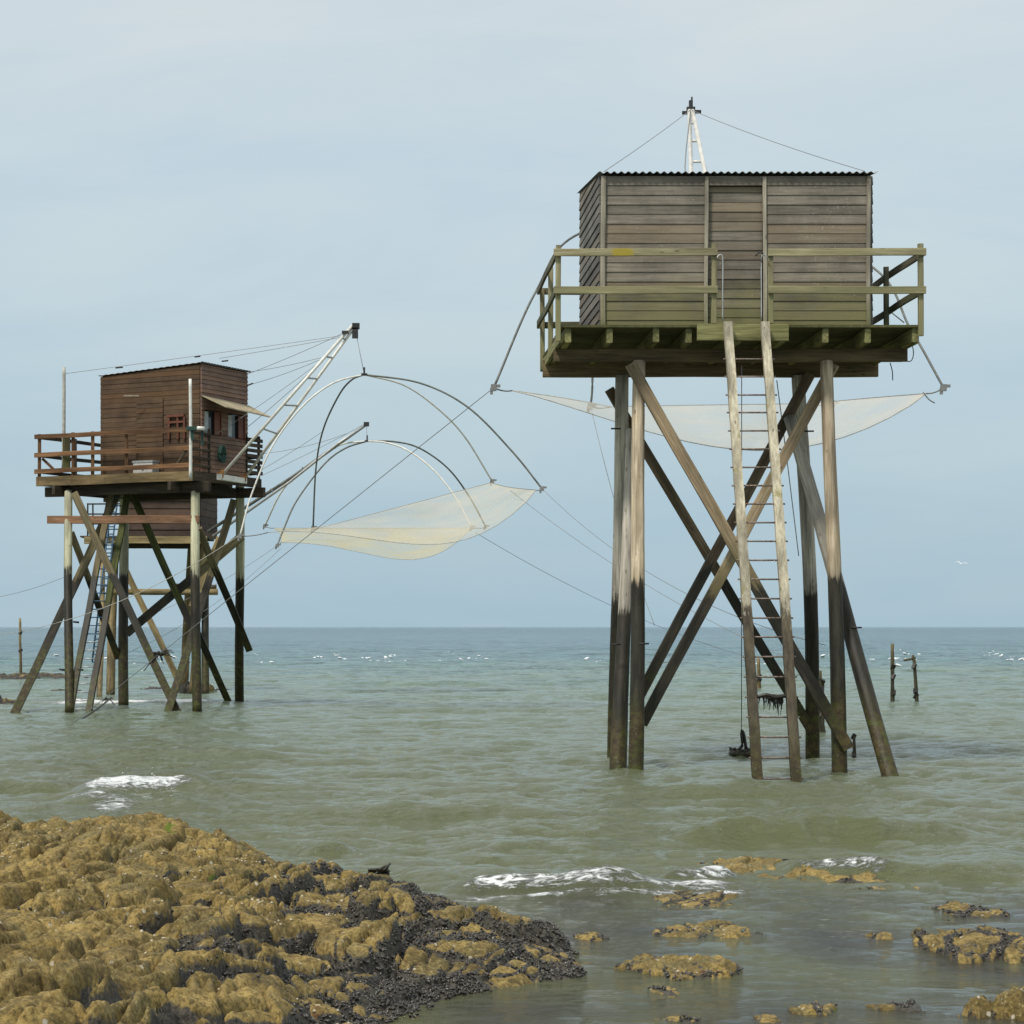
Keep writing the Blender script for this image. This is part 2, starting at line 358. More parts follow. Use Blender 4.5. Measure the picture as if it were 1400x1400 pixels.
# ------------------------------------------------------------------ WATER
def water():
    rows = np.concatenate([4.5*np.exp(np.linspace(0, math.log(140/4.5), 1500)), 6840/np.arange(48.70, .9, -.16), np.array([9e3, 12e3, 18e3, 30e3])])
    nc = 560; t = np.linspace(-1, 1, nc)
    Y = np.repeat(rows[:, None], nc, 1)
    Xc = .06*Y; half = 3.0+.30*Y
    X = Xc+t[None, :]*half
    dy = np.gradient(rows)[:, None]
    Z = np.zeros_like(X)
    calm = 1-.80*sstep(21.5, 15.5, Y+.5*fbm(X*.5, Y*.3, 2, 5))*sstep(-1.5, .8, X)      # sheltered over the rock shelf
    def oct_(lx, ly, amp, seed, rot=0., ridge=False):
        nonlocal Z
        c_, s_ = math.cos(rot), math.sin(rot); a = X*c_+Y*s_; b = -X*s_+Y*c_
        v = perlin(a/lx, b/ly, seed)
        if ridge: v = .5-np.abs(v)*1.6
        fade = np.clip((ly/(1.7*dy))-1, 0, 1)
        Z = Z+amp*v*fade*calm
    wx = X+.8*fbm(X*.2, Y*.2, 2, 90); X0, Y0 = X, Y
    oct_(60, 24, .30, 10, .03); oct_(26, 11, .16, 19, -.08)
    Z = Z*sstep(60, 160, Y)
    oct_(22, 6.5, .16, 11, .05); oct_(9, 3.1, .13, 12, -.06, True); oct_(4.0, 1.5, .085, 13, .10, True)
    oct_(1.6, .75, .055, 14, -.2, True); oct_(.8, .42, .046, 15, .25); oct_(.42, .26, .036, 16, -.3); oct_(.24, .16, .022, 17, .5); oct_(.14, .10, .007, 18, 0)
    foam = np.zeros_like(X); sand = np.zeros_like(X)
    def ridge(px0, px1, py, amp, wid, fo=0., slant=0.):
        nonlocal Z, foam
        a = WP(px0, py); b = WP(px1, py+slant); cx = (a.x+b.x)/2; hw = (b.x-a.x)/2
        yy = a.y+(b.y-a.y)*(X-a.x)/(b.x-a.x)+.18*wid*fbm(X*1.1, Y*0+px0, 3, 33)*3
        e = sstep(1.25, .5, np.abs(X-cx)/hw)
        q = (Y-yy)/wid
        prof = np.where(q < 0, np.exp(-(q*1.9)**2), np.exp(-(q*.8)**2))
        Z = Z+amp*e*prof
        if fo: foam = np.maximum(foam, fo*e*np.exp(-((q+.25)*1.5)**2))
    ridge(930, 1340, 1146, .24, .6, 0, -6)
    ridge(540, 720, 1208, .08, .5); ridge(620, 750, 1172, .06, .5, 0, -14)
    ridge(600, 900, 1226, .13, .25, 1.0, 4); ridge(-60, 110, 1086, .17, .5); ridge(95, 275, 1090, .20, .6, 1.15, -3); ridge(80, 180, 1103, .08, .35, .9, 4)
    ridge(240, 420, 1090, .09, .5); ridge(1075, 1230, 1199, .10, .25, .95, 8); ridge(900, 1010, 1219, .09, .2, .85, -8)
    ridge(1180, 1460, 1205, .12, .4); ridge(780, 1010, 1230, .07, .3, .95, -6); ridge(560, 1060, 1238, .03, .16, .85, -8); ridge(640, 1100, 1094, .10, .8); ridge(100, 420, 1040, .10, 1.0); ridge(430, 760, 1120, .10, .6); ridge(860, 1300, 1098, .12, .6)
    ridge(900, 1160, 940, .12, 1.6); ridge(520, 680, 938, .12, 1.8); ridge(520, 620, 915, .14, 2.5); ridge(700, 860, 915, .12, 2.5)
    ridge(400, 490, 1165, .08, .3, .35); ridge(1300, 1420, 1182, .06, .3, .6); ridge(40, 330, 963, .10, .8, 1.25, 3); ridge(-30, 60, 950, .10, .9, .8, 0)
    ridge(1320, 1420, 1162, .05, .3, .4)
    for (px, py, rw, am) in [(150, 1112, 60, 1.0), (60, 1120, 55, .6), (430, 1182, 50, .65), (660, 1240, 80, .8), (930, 1225, 60, .6), (1160, 1200, 110, .65), (1370, 1183, 55, .7), (800, 1150, 120, .30), (260, 1110, 60, .35),
                         (660, 1105, 110, .32), (20, 1160, 30, .8), (700, 1365, 90, .42), (1340, 1270, 50, .25), (1250, 1180, 60, .5)]:
        a = WP(px, py); rx = rw*a.y/F; ry = max(.25, 9*a.y*a.y/6840)
        foam = np.maximum(foam, am*np.exp(-((X-a.x)/rx)**2-((Y-a.y)/ry)**2))
    for (px, py) in ((869, 1062), (845, 1062), (841, 1042), (1149, 1064), (1112, 1040), (1224, 1068), (1037, 1076), (1090, 1076), (95, 976), (269, 976), (328, 964), (169, 968), (20, 977), (121, 973), (229, 975), (316, 965), (1013, 1037), (1222, 966), (1254, 967)):
        a = WP(px, py); rr = np.hypot(X-a.x, (Y-a.y)*.8); foam = np.maximum(foam, .62*np.exp(-(rr/.38)**2)); Z = Z+.022*np.cos(rr*22)*np.exp(-(rr/.5)**2)
    foam = foam+.30*sstep(.17, .4, fbm(X*.45, Y*.22, 3, 44))*sstep(48, 25, Y)
    # far whitecap zone
    foam = np.where(Y > 75, .0, foam)
    shelf = sstep(19.5, 17.2, Y+1.0*fbm(X*.6, Y*.5, 3, 61))*sstep(-.2, 1.0, X)*(.65+.7*fbm(X*.9, Y*.6, 3, 62))
    Zf = Z.ravel(); v = np.stack([X.ravel(), Y.ravel(), Zf], 1)
    nr = len(rows); i = np.arange(nr-1)[:, None]*nc+np.arange(nc-1)[None, :]; i = i.ravel()
    f = np.stack([i, i+1, i+nc+1, i+nc], 1)
    m, n, b = newmat('sea_water'); g = n.nodes.new; l = n.links.new
    geo = g('ShaderNodeNewGeometry'); pz = g('ShaderNodeSeparateXYZ'); l(geo.outputs['Position'], pz.inputs[0])
    fa = g('ShaderNodeAttribute'); fa.attribute_name = 'foam'; sa = g('ShaderNodeAttribute'); sa.attribute_name = 'shelf'
    mpn = g('ShaderNodeMapping'); mpn.inputs['Scale'].default_value = (.05, .09, 1); l(geo.outputs['Position'], mpn.inputs[0])
    wn = noise(n, mpn.outputs[0], 1., 4)
    yy = math_(n, 'MULTIPLY', pz.outputs[1], mr(n, wn, .3, .7, .75, 1.3, False))
    rp = g('ShaderNodeValToRGB'); l(mr(n, math_(n, 'LOGARITHM', yy, 10), 1.0, 3.2, 0, 1, False), rp.inputs[0])
    st = [(0, (.112, .116, .046)), (.24, (.110, .122, .058)), (.36, (.125, .158, .098)), (.45, (.130, .190, .135)), (.53, (.085, .175, .165)), (.62, (.045, .125, .140)), (1, (.030, .085, .105))]
    while len(rp.color_ramp.elements) < len(st): rp.color_ramp.elements.new(.5)
    for e, (p, c) in zip(rp.color_ramp.elements, st): e.position = p; e.color = rgb(c)
    mp4 = g('ShaderNodeMapping'); mp4.inputs['Scale'].default_value = (.55, .10, 1); l(geo.outputs['Position'], mp4.inputs[0])
    tx = noise(n, mp4.outputs[0], 1.0, 7, .68, .3)
    base = mixn(n, mr(n, pz.outputs[1], 40, 150, 0, 1), rp.outputs[0], mixn(n, 1.0, rp.outputs[0], mixn(n, mr(n, tx, .36, .62), (.55, .6, .65), (1.45, 1.4, 1.3)), 'MULTIPLY'))
    col = mixn(n, sa.outputs['Fac'], base, (.034, .032, .022))
    mpf = g('ShaderNodeMapping'); mpf.inputs['Scale'].default_value = (.8, 2.2, 2.2); l(geo.outputs['Position'], mpf.inputs[0])
    fn = noise(n, mpf.outputs[0], 7, 8, .78, 1.2)
    ff = math_(n, 'ADD', fn, math_(n, 'MULTIPLY', fa.outputs['Fac'], .37))
    fm = mr(n, ff, .76, .90)
    col = mixn(n, math_(n, 'MULTIPLY', fm, .95), col, (.86, .87, .86))
    l(col, b.inputs['Base Color']); b.inputs['IOR'].default_value = 1.33
    rv = mr(n, fm, 0, 1, .035, .7); l(rv, b.inputs['Roughness'])
    # small ripples, in metres; far off the same chop seen edge on
    mp1 = g('ShaderNodeMapping'); mp1.inputs['Scale'].default_value = (.9, 1.6, 1); l(geo.outputs['Position'], mp1.inputs[0])
    r1 = noise(n, mp1.outputs[0], 6.5, 6, .66, .3); r2 = noise(n, mp1.outputs[0], .55, 6, .62, .4)
    bp = g('ShaderNodeBump'); bp.inputs['Distance'].default_value = .09; bp.inputs['Strength'].default_value = .40
    cl_ = math_(n, 'SUBTRACT', 1.0, math_(n, 'MULTIPLY', sa.outputs['Fac'], .35)); l(math_(n, 'MULTIPLY', cl_, .90), bp.inputs['Strength'])
    l(math_(n, 'ADD', r1, math_(n, 'MULTIPLY', fm, .35)), bp.inputs['Height'])
    mp3 = g('ShaderNodeMapping'); mp3.inputs['Scale'].default_value = (.55, .10, 1); l(geo.outputs['Position'], mp3.inputs[0])
    r3 = noise(n, mp3.outputs[0], 1.0, 7, .68, .3); r2 = math_(n, 'ADD', r2, math_(n, 'MULTIPLY', r3, mr(n, pz.outputs[1], 50, 200, 0, 3.5)))
    bp2 = g('ShaderNodeBump'); bp2.inputs['Distance'].default_value = 1.0; l(mr(n, math_(n, 'LOGARITHM', pz.outputs[1], 10), 1.3, 2.2, .02, .9), bp2.inputs['Strength']); l(r2, bp2.inputs['Height']); l(bp.outputs[0], bp2.inputs['Normal'])
    l(bp2.outputs[0], b.inputs['Normal']); l(mr(n, math_(n, 'LOGARITHM', pz.outputs[1], 10), 1.5, 2.4, .5, .22), b.inputs['Specular IOR Level'])
    o = meshobj('water', v, f, m, None, None, True, {'foam': ('POINT', foam.ravel()), 'shelf': ('POINT', np.clip(shelf, 0, 1).ravel())})
    tag(o, kind='structure')
    return o
water()
M_foam = plain('sea_foam', (.82, .84, .84), .8, 0, .06, 12)
SPH = []
def unit_blob(nu=6, nv=4):
    v = [(0, 0, 1)]
    for i in range(1, nv):
        th = math.pi*i/nv
        for j in range(nu): a = 2*math.pi*j/nu; v.append((math.sin(th)*math.cos(a), math.sin(th)*math.sin(a), math.cos(th)))
    v.append((0, 0, -1)); f = []
    for j in range(nu): f.append((0, 1+j, 1+(j+1) % nu))
    for i in range(nv-2):
        for j in range(nu):
            a = 1+i*nu+j; b = 1+i*nu+(j+1) % nu; f.append((a, a+nu, b+nu)); f.append((a, b+nu, b))
    e = len(v)-1
    for j in range(nu): f.append((e, 1+(nv-2)*nu+(j+1) % nu, 1+(nv-2)*nu+j))
    return np.array(v), np.array(f)
def scatter(name, pos, scale3, rotz, tilt, mat, nu=6, nv=4, smooth=True):
    bv, bf = unit_blob(nu, nv); n = len(pos)
    v = bv[None]*scale3[:, None, :]
    ct, st = np.cos(tilt)[:, None], np.sin(tilt)[:, None]
    x = v[..., 0]*ct+v[..., 2]*st; z = -v[..., 0]*st+v[..., 2]*ct; y = v[..., 1]
    c, s = np.cos(rotz)[:, None], np.sin(rotz)[:, None]
    v = np.stack([x*c-y*s, x*s+y*c, z], 2)+pos[:, None, :]
    f = bf[None]+(np.arange(n)*len(bv))[:, None, None]
    return meshobj(name, v.reshape(-1, 3), f.reshape(-1, 3), mat, None, None, smooth)
# spray thrown up where the waves break, and the whitecaps offshore
pp = []; ss = []
for (x0, x1, py, cnt, hh) in [(118, 246, 1089, 1300, .30), (100, 140, 1104, 300, .16), (1080, 1200, 1198, 240, .10), (930, 1000, 1216, 160, .06), (740, 880, 1228, 220, .10)]:
    a = WP(x0, py); b = WP(x1, py)
    for k in range(cnt):
        t = random.random(); q = a.lerp(b, t); env = (.35+.65*abs(math.sin(t*9+x0))*abs(math.sin(t*23+1)))*math.sin(math.pi*min(max(t, .03), .97))**.5
        pp.append((q.x+random.gauss(0, .03), q.y+random.gauss(0, .12), .06+hh*.75*env*abs(random.gauss(0, .5)))); s_ = random.uniform(.003, .012); ss.append((s_*1.3, s_, s_*.8))
n = len(pp); tag(scatter('sea_foam', np.array(pp), np.array(ss), rs.rand(n)*6, rs.rand(n)*3, M_foam), kind='stuff')
pp = []; ss = []
for k in range(55):
    px = random.choice([random.uniform(-20, 700), random.uniform(-20, 700), random.uniform(1180, 1400), random.uniform(0, 1400)]); q = WP(px, random.gauss(901, 5.0)); 
    if q.y < 110 or q.y > 260: continue
    for m_ in range(random.randint(2, 4)):
        s_ = random.uniform(.05, .15)*(.4+random.random()); pp.append((q.x+random.gauss(0, .25), q.y+random.gauss(0, .3), random.uniform(0, .18))); ss.append((s_*1.5, s_, s_*.45))
n = len(pp); tag(scatter('whitecap_foam', np.array(pp), np.array(ss), rs.rand(n)*6, rs.rand(n)*.5, M_foam), kind='stuff')

# ------------------------------------------------------------------ ROCKS
def rockmat():
    m, n, b = newmat('algae_covered_rock'); g = n.nodes.new; l = n.links.new
    geo = g('ShaderNodeNewGeometry'); pos = geo.outputs['Position']
    at = g('ShaderNodeAttribute'); at.attribute_name = 'mussel'
    a = noise(n, pos, 2.6, 6, .62, .3); f = noise(n, pos, 34, 6, .75); mid = noise(n, pos, 9, 5, .65)
    col = mixn(n, mr(n, a, .32, .68), (.135, .095, .028), (.39, .272, .085))
    col = mixn(n, mr(n, mid, .52, .72, 0, .65), col, (.27, .215, .095))
    col = mixn(n, mr(n, mid, .34, .46, .75, 0), col, (.080, .062, .022)); col = mixn(n, mr(n, noise(n, math_vec(n, pos, 2.1), 1.3, 5, .65), .50, .62, 0, .55), col, (.145, .125, .050))
    col = mixn(n, mr(n, f, .36, .54, .8, 0), col, (.060, .042, .014))
    col = mixn(n, mr(n, f, .54, .68, 0, .75), col, (.47, .37, .165))
    vo = g('ShaderNodeTexVoronoi'); vo.inputs['Scale'].default_value = 11; l(pos, vo.inputs['Vector'])
    zone = mr(n, noise(n, pos, 1.7, 3), .5, .62)
    col = mixn(n, math_(n, 'MULTIPLY', mr(n, vo.outputs['Distance'], .13, .2, .85, 0), zone), col, (.58, .53, .42))
    red = mr(n, noise(n, pos, 1.9, 4, .6, .5), .66, .72); col = mixn(n, math_(n, 'MULTIPLY', red, .8), col, (.07, .02, .015))
    grn = mr(n, noise(n, math_vec(n, pos, 5.3), 1.6, 3), .735, .76); col = mixn(n, grn, col, (.12, .16, .02))
    mf = mr(n, math_(n, 'ADD', at.outputs['Fac'], math_(n, 'MULTIPLY', math_(n, 'SUBTRACT', mid, .5), .9)), .42, .62)
    col = mixn(n, mf, col, mixn(n, mr(n, f, .4, .6), (.024, .020, .015), (.095, .084, .062)))
    l(col, b.inputs['Base Color']); l(mr(n, mf, 0, 1, .85, .5), b.inputs['Roughness'])
    b.inputs['Specular IOR Level'].default_value = .35
    bp = g('ShaderNodeBump'); bp.inputs['Strength'].default_value = .75; bp.inputs['Distance'].default_value = .022
    l(math_(n, 'ADD', f, math_(n, 'MULTIPLY', mid, .8)), bp.inputs['Height']); l(bp.outputs[0], b.inputs['Normal'])
    return m
def math_vec(n, v, off):
    a = n.nodes.new('ShaderNodeVectorMath'); a.operation = 'ADD'; n.links.new(v, a.inputs[0]); a.inputs[1].default_value = (off, off*2, off*3); return a.outputs[0]
M_rock = rockmat()
M_mussel = plain('mussel_shell', (.042, .036, .029), .42, 0, .8, 40, (.34, .31, .25), (.56, .66))
M_barn = plain('barnacle', (.46, .40, .28), .8, 0, .2, 30)
def st_(a, b, s): return np.abs(perlin(a/(.21*s)+.6*fbm(b, a, 2, 77), b/(1.5*s), 78))
def blocks(X, Y, s=1.0):
    """Height detail of the weathered, strata-cut reef and the mask of its mussel-filled clefts."""
    th = R(-20); c_, s_ = math.cos(th), math.sin(th)
    wx = X+.16*fbm(X*1.4, Y*1.0, 3, 70); wy = Y+.45*fbm(X*1.1, Y*.8, 3, 71)
    a = (wx*c_+wy*s_); b = (-wx*s_+wy*c_)
    f1, f2, cid, dx, dy = voro(a/(.52*s), b/(1.05*s), 3)
    e1 = f2-f1; h = (RV[cid]-.45)*.20+dx*(RV[(cid*3) & 4095]-.35)*.26+dy*(RV[(cid*5) & 4095]-.30)*.22
    h = h*sstep(0, .12, e1)+.11*sstep(0, .20, e1)-.09
    g1, g2, cid2, dx2, dy2 = voro(a/(.24*s)+5, b/(.42*s)+3, 8)
    e2 = g2-g1; h = h+.085*(RV[cid2]-.5)+.060*sstep(0, .22, e2)-.045+dx2*(RV[(cid2*3) & 4095]-.4)*.16+dy2*(RV[(cid2*9) & 4095]-.5)*.12
    blocks.crack = np.clip(sstep(.055, .0, e2)+.8*sstep(.04, .0, st_(a, b, s))+.6*sstep(.07, 0, e1), 0, 1)
    k1, k2, cid3, dx3, dy3 = voro(a/(.11*s)+1, b/(.19*s)+9, 9)
    h = h+.022*sstep(0, .3, k2-k1)*(.4+1.2*RV[cid3])
    st = np.abs(perlin(a/(.21*s)+.6*fbm(b, a, 2, 77), b/(1.5*s), 78))
    h = h-.075*sstep(.13, .0, st)*sstep(-.15, .2, fbm(X*1.1+9, Y*.7, 2, 79))
    h = h+.05*fbm(a*1.6/s, b*.7/s, 4, 72)+.013*fbm(X*6, Y*4.5, 3, 74, .55)+.008*fbm(X*24, Y*20, 3, 75, .6)
    mus = np.clip(.35*sstep(.09, .0, st)+.85*sstep(.20, .03, e1)+.55*sstep(.22, .05, e2)*sstep(-.1, .25, fbm(X*.9, Y*.5, 2, 76)), 0, 1)
    return h, mus
MUSP = []; BARP = []
def heightrock(name, X, Y, Z, mus, low=-.35, root=None):
    ny, nx = X.shape
    # pull the skirt under water and close nothing: the bottom is far below the sea surface
    v = np.stack([X.ravel(), Y.ravel(), Z.ravel()], 1); i = (np.arange(ny-1)[:, None]*nx+np.arange(nx-1)[None, :]).ravel()
    f = np.stack([i, i+1, i+nx+1, i+nx], 1)
    zz = Z.ravel(); keep = (zz[f] > low).any(1); f = f[keep]
    used = np.unique(f); remap = np.full(len(v), -1); remap[used] = np.arange(len(used)); v = v[used]; f = remap[f]; mu = mus.ravel()[used]
    c = v.mean(0); c[2] = 0
    o = meshobj(name, v-c, f, M_rock, None, Matrix.Translation(Vector(c)), True, {'mussel': ('POINT', mu)})
    return o, v, mu
def main_reef():
    poly = [WP(548, 1402), WP(622, 1374), WP(700, 1354), WP(800, 1338), P(792, 1312, 15.2), P(745, 1278, 16.2), P(680, 1252, 17.0), P(600, 1222, 18.0), P(545, 1196, 19.0), P(440, 1184, 19.6), P(392, 1166, 20.2),
            P(372, 1140, 21.2), P(250, 1118, 22.5), P(140, 1106, 23.0), P(20, 1128, 22.5), P(-100, 1130, 23), P(-700, 1150, 22), P(-900, 1500, 5.5), P(640, 1900, 5.5), P(500, 1500, 11.2)]
    xs = np.linspace(-6.0, 2.0, 640); ys = 6.0*np.exp(np.linspace(0, math.log(24.5/6.0), 900)); X, Y = np.meshgrid(xs, ys)
    px = np.array([p.x for p in poly]); py = np.array([p.y for p in poly]); n = len(poly)
    inside = np.zeros(X.shape, bool); dist = np.full(X.shape, 1e9)
    for i in range(n):
        j = (i+1) % n; ax, ay, bx, by = px[i], py[i], px[j], py[j]
        cond = ((ay > Y) != (by > Y)); xi = (bx-ax)*(Y-ay)/((by-ay)+1e-12)+ax; inside ^= (cond & (X < xi))
        ex, ey = bx-ax, by-ay; t = np.clip(((X-ax)*ex+(Y-ay)*ey)/(ex*ex+ey*ey), 0, 1)
        dist = np.minimum(dist, np.hypot(X-ax-t*ex, Y-ay-t*ey))
    sd = np.where(inside, dist, -dist)+.10*fbm(X*1.8, Y*1.0, 3, 50)
    Hh = .22+.17*sstep(-.3, -2.4, X)+.30*sstep(17.5, 10.5, Y)*sstep(.2, -1.2, X)+.08*fbm(X*.5, Y*.3, 2, 51)
    E = np.where(sd > 0, Hh*(1-np.exp(-sd/.38)), sd*.9)
    h, mus = blocks(X, Y)
    amp = sstep(-.25, .8, sd)*.62+.15
    Z = E+h*amp
    mus = np.clip(mus*(.36+.85*sstep(-2.0, .1, X))+.50*sstep(-1.4, 1.0, X)*sstep(-.05, .22, fbm(X*1.3+3, Y*.8, 3, 53))+.35*sstep(.30, .10, Z)*sstep(-1, .5, X), 0, 1)
    mus = np.clip(mus+.42*blocks.crack, 0, 1); Z = Z-.035*blocks.crack*sstep(0, .4, sd)  # crack lines are darkened and sunk too, through the same mask as the mussels
    o, v, mu = heightrock('reef', X, Y, Z, mus)
    tag(o, 'broad ochre algae covered reef with dark mussel beds filling the lower left foreground', 'reef')
    return X, Y, Z, mus
def add_mussels(X, Y, Z, mus, cnt, ymax=24):
    p = np.clip(mus-.45, 0, 1)*(Z > .02)*(Y < ymax)*(Y > 11.0)*(X > -.20*Y)*np.gradient(Y, axis=0)
    if p.sum() < 1e-4 or (p > 0).sum() < 50: return
    p = p.ravel()/p.sum(); k = rs.choice(len(p), cnt, p=p)
    MUSP.append(np.stack([X.ravel()[k]+rs.randn(cnt)*.006, Y.ravel()[k]+rs.randn(cnt)*.01, Z.ravel()[k]+.006], 1))
def add_barn(X, Y, Z, mus, cnt):
    p = (mus < .4)*(Z > .1)*(Y < 22)*(Y > 11)*(X > -.20*Y)*np.clip(fbm(X*1.4, Y*.9, 3, 79)-.12, 0, 1)*np.gradient(Y, axis=0)
    p = p.ravel()/p.sum(); k = rs.choice(len(p), cnt, p=p)
    BARP.append(np.stack([X.ravel()[k], Y.ravel()[k], Z.ravel()[k]+.002], 1))
g_ = main_reef(); add_mussels(*g_, 34000); add_barn(*g_, 700)
def small_rock(px0, px1, py, hpx, label, depth=1.0, seed=0, mus0=.0, name='rock', cnt=250, group=None):
    """A low rock standing out of the shallows; py is its near waterline."""
    a = WP(px0, py); b = WP(px1, py); rx = (b.x-a.x)/2*1.08; h = hpx*.56*a.y/F; ry = max(.16, rx*depth); cx = (a.x+b.x)/2; cy = a.y+ry*.8
    m = 1.6; nx = int(min(170, max(40, rx*m*2/.012))); ny = int(min(220, max(40, ry*m*2/.016)))
    X, Y = np.meshgrid(np.linspace(cx-rx*m, cx+rx*m, nx), np.linspace(cy-ry*m, cy+ry*m, ny))
    q = np.sqrt(((X-cx)/rx)**2+((Y-cy)/ry)**2)
    q = q+.85*fbm(X*1.6/max(rx, .2)*.7+seed, Y*1.2/max(ry, .2)*.7, 4, 80+seed % 5)
    q = np.clip(q, .01, None)
    E = np.where(q < 1, h*1.15*np.sqrt(np.clip(1-q**2.2, 0, 1)), -(q-1)*.35)
    hh, mu = blocks(X+seed*3.3, Y+seed*1.7, .55)
    Z = E+hh*np.clip(h*2.4, .03, .5)*1.2*sstep(1.5, .5, q)
    mu = np.clip(mu*(.45+.5*(mus0 > .2))+mus0*sstep(-.1-.25*(mus0 > 1), .3-.3*(mus0 > 1), fbm(X*3+seed, Y*2, 2, 85))+.4*sstep(.06, .01, Z), 0, 1)
    o, v, m_ = heightrock(name, X, Y, Z, mu, -.2)
    tag(o, label, 'rock', group)
    if cnt and a.y < 24: add_mussels(X, Y, Z, mu, cnt)
G = 'low rocks standing out of the shallows'
small_rock(782, 840, 1291, 12, 'small tapering rock just off the right tip of the reef', 1.2, 1, group=G, cnt=120)
small_rock(858, 1010, 1337, 26, 'long double humped ochre rock in the shallows right of the reef', 1.0, 2, group=G)
small_rock(912, 1050, 1290, 18, 'long flat ochre rock behind the double humped one', 1.1, 3, group=G)
small_rock(870, 1060, 1246, 16, 'mussel covered rock patch awash beside the breaking foam', 1.9, 4, .25, group=G, cnt=500)
small_rock(995, 1150, 1208, 20, 'brown rock with white surf breaking on its right end, straight below the ladder', 1.8, 5, .15, group=G, cnt=300)
small_rock(1110, 1300, 1230, 18, 'wide low dark rock awash right of the surf', 1.9, 6, .25, group=G, cnt=400)
small_rock(1035, 1072, 1263, 11, 'small round rock lying between the mussel patch and the wide dark rock', 1.2, 7, group=G, cnt=60)
small_rock(1195, 1230, 1291, 16, 'single rounded yellow rock alone in the grey shallows', 1.1, 8, group=G, cnt=40)
small_rock(1285, 1375, 1256, 14, 'flat brown rock near the right edge behind the larger rocks', 1.4, 9, .4, group=G, cnt=200)
small_rock(1282, 1304, 1281, 8, 'tiny rock tip just left of the rock ledge at the right edge', 1.2, 10, group=G, cnt=20)
small_rock(1292, 1450, 1312, 28, 'ochre rock ledge reaching in from the right edge', 1.4, 11, .4, group=G, cnt=500)
small_rock(1355, 1480, 1398, 50, 'tall knobbly yellow rock in the bottom right corner', .9, 12, .1, group=G, cnt=300)
small_rock(1092, 1150, 1388, 16, 'low golden rock at the bottom edge between two awash ones', 1.0, 13, .1, group=G, cnt=60)
small_rock(888, 925, 1362, 9, 'small low rock just below the double humped rock', 1.0, 14, group=G, cnt=30)
small_rock(1210, 1270, 1384, 9, 'thin brown rock barely awash near the bottom edge', 1.2, 15, .3, group=G, cnt=60)
small_rock(905, 960, 1402, 9, 'narrow rock tip cut by the bottom edge', 1.0, 17, group=G, cnt=20)
small_rock(1040, 1075, 1400, 9, 'small rock tip at the bottom edge left of the golden rock', 1.0, 18, group=G, cnt=20)
G2 = 'dark rocks around the far pilings'
small_rock(-40, 21, 967, 19, 'rounded black rock at the left edge beside the slanting piling', .9, 21, 2.0, cnt=0, group=G2)
small_rock(-30, 92, 929, 9, 'flat dark reef behind the lone stake on the left', 1.0, 22, 2.0, cnt=0, group=G2)
small_rock(62, 104, 947, 5, 'thin dark rock awash behind the leftmost piling', 1.0, 23, 2.0, cnt=0, group=G2)
small_rock(235, 290, 949, 24, 'chunky brown rock block behind the near corner piling', .8, 24, 1.2, cnt=0, group=G2)
small_rock(284, 318, 947, 7, 'low dark rock tailing off right of the brown block', .8, 26, 2.0, cnt=0, group=G2)
small_rock(198, 240, 944, 5, 'thin dark rock awash left of the brown block', .8, 27, 2.0, cnt=0, group=G2)
mp_ = np.concatenate(MUSP); n = len(mp_); s0 = rs.uniform(.005, .015, n)*(1+.5*(rs.rand(n) > .9))
tag(scatter('mussels', mp_, np.stack([s0*1.15, s0*.62, s0*.5], 1), rs.rand(n)*6.3, rs.uniform(-1.3, 1.3, n), M_mussel), kind='stuff')
bp_ = np.concatenate(BARP); n = len(bp_); s0 = rs.uniform(.004, .012, n)
tag(scatter('barnacles', bp_, np.stack([s0, s0, s0*.8], 1), rs.rand(n)*6, rs.rand(n)*.4, M_barn), kind='stuff')
# a tuft of weed and a broken shell of wood standing on the reef
wt = empty('seaweed', P(519, 1192, 18.6))
for k in range(7):
    q = P(508+k*3.2, 1198, 18.6); tube('frond', bez([q, q+Vector((random.uniform(-.04, .04), .0, .04)), q+Vector((random.uniform(-.05, .06), -.03, .06)), q+Vector((.03+random.uniform(-.04, .06), -.02, .04+.012*k))], 12), .022, M_weed, wt, 6, .008)
tag(wt, 'dark curled tuft of seaweed standing up on the upper edge of the reef', 'seaweed')

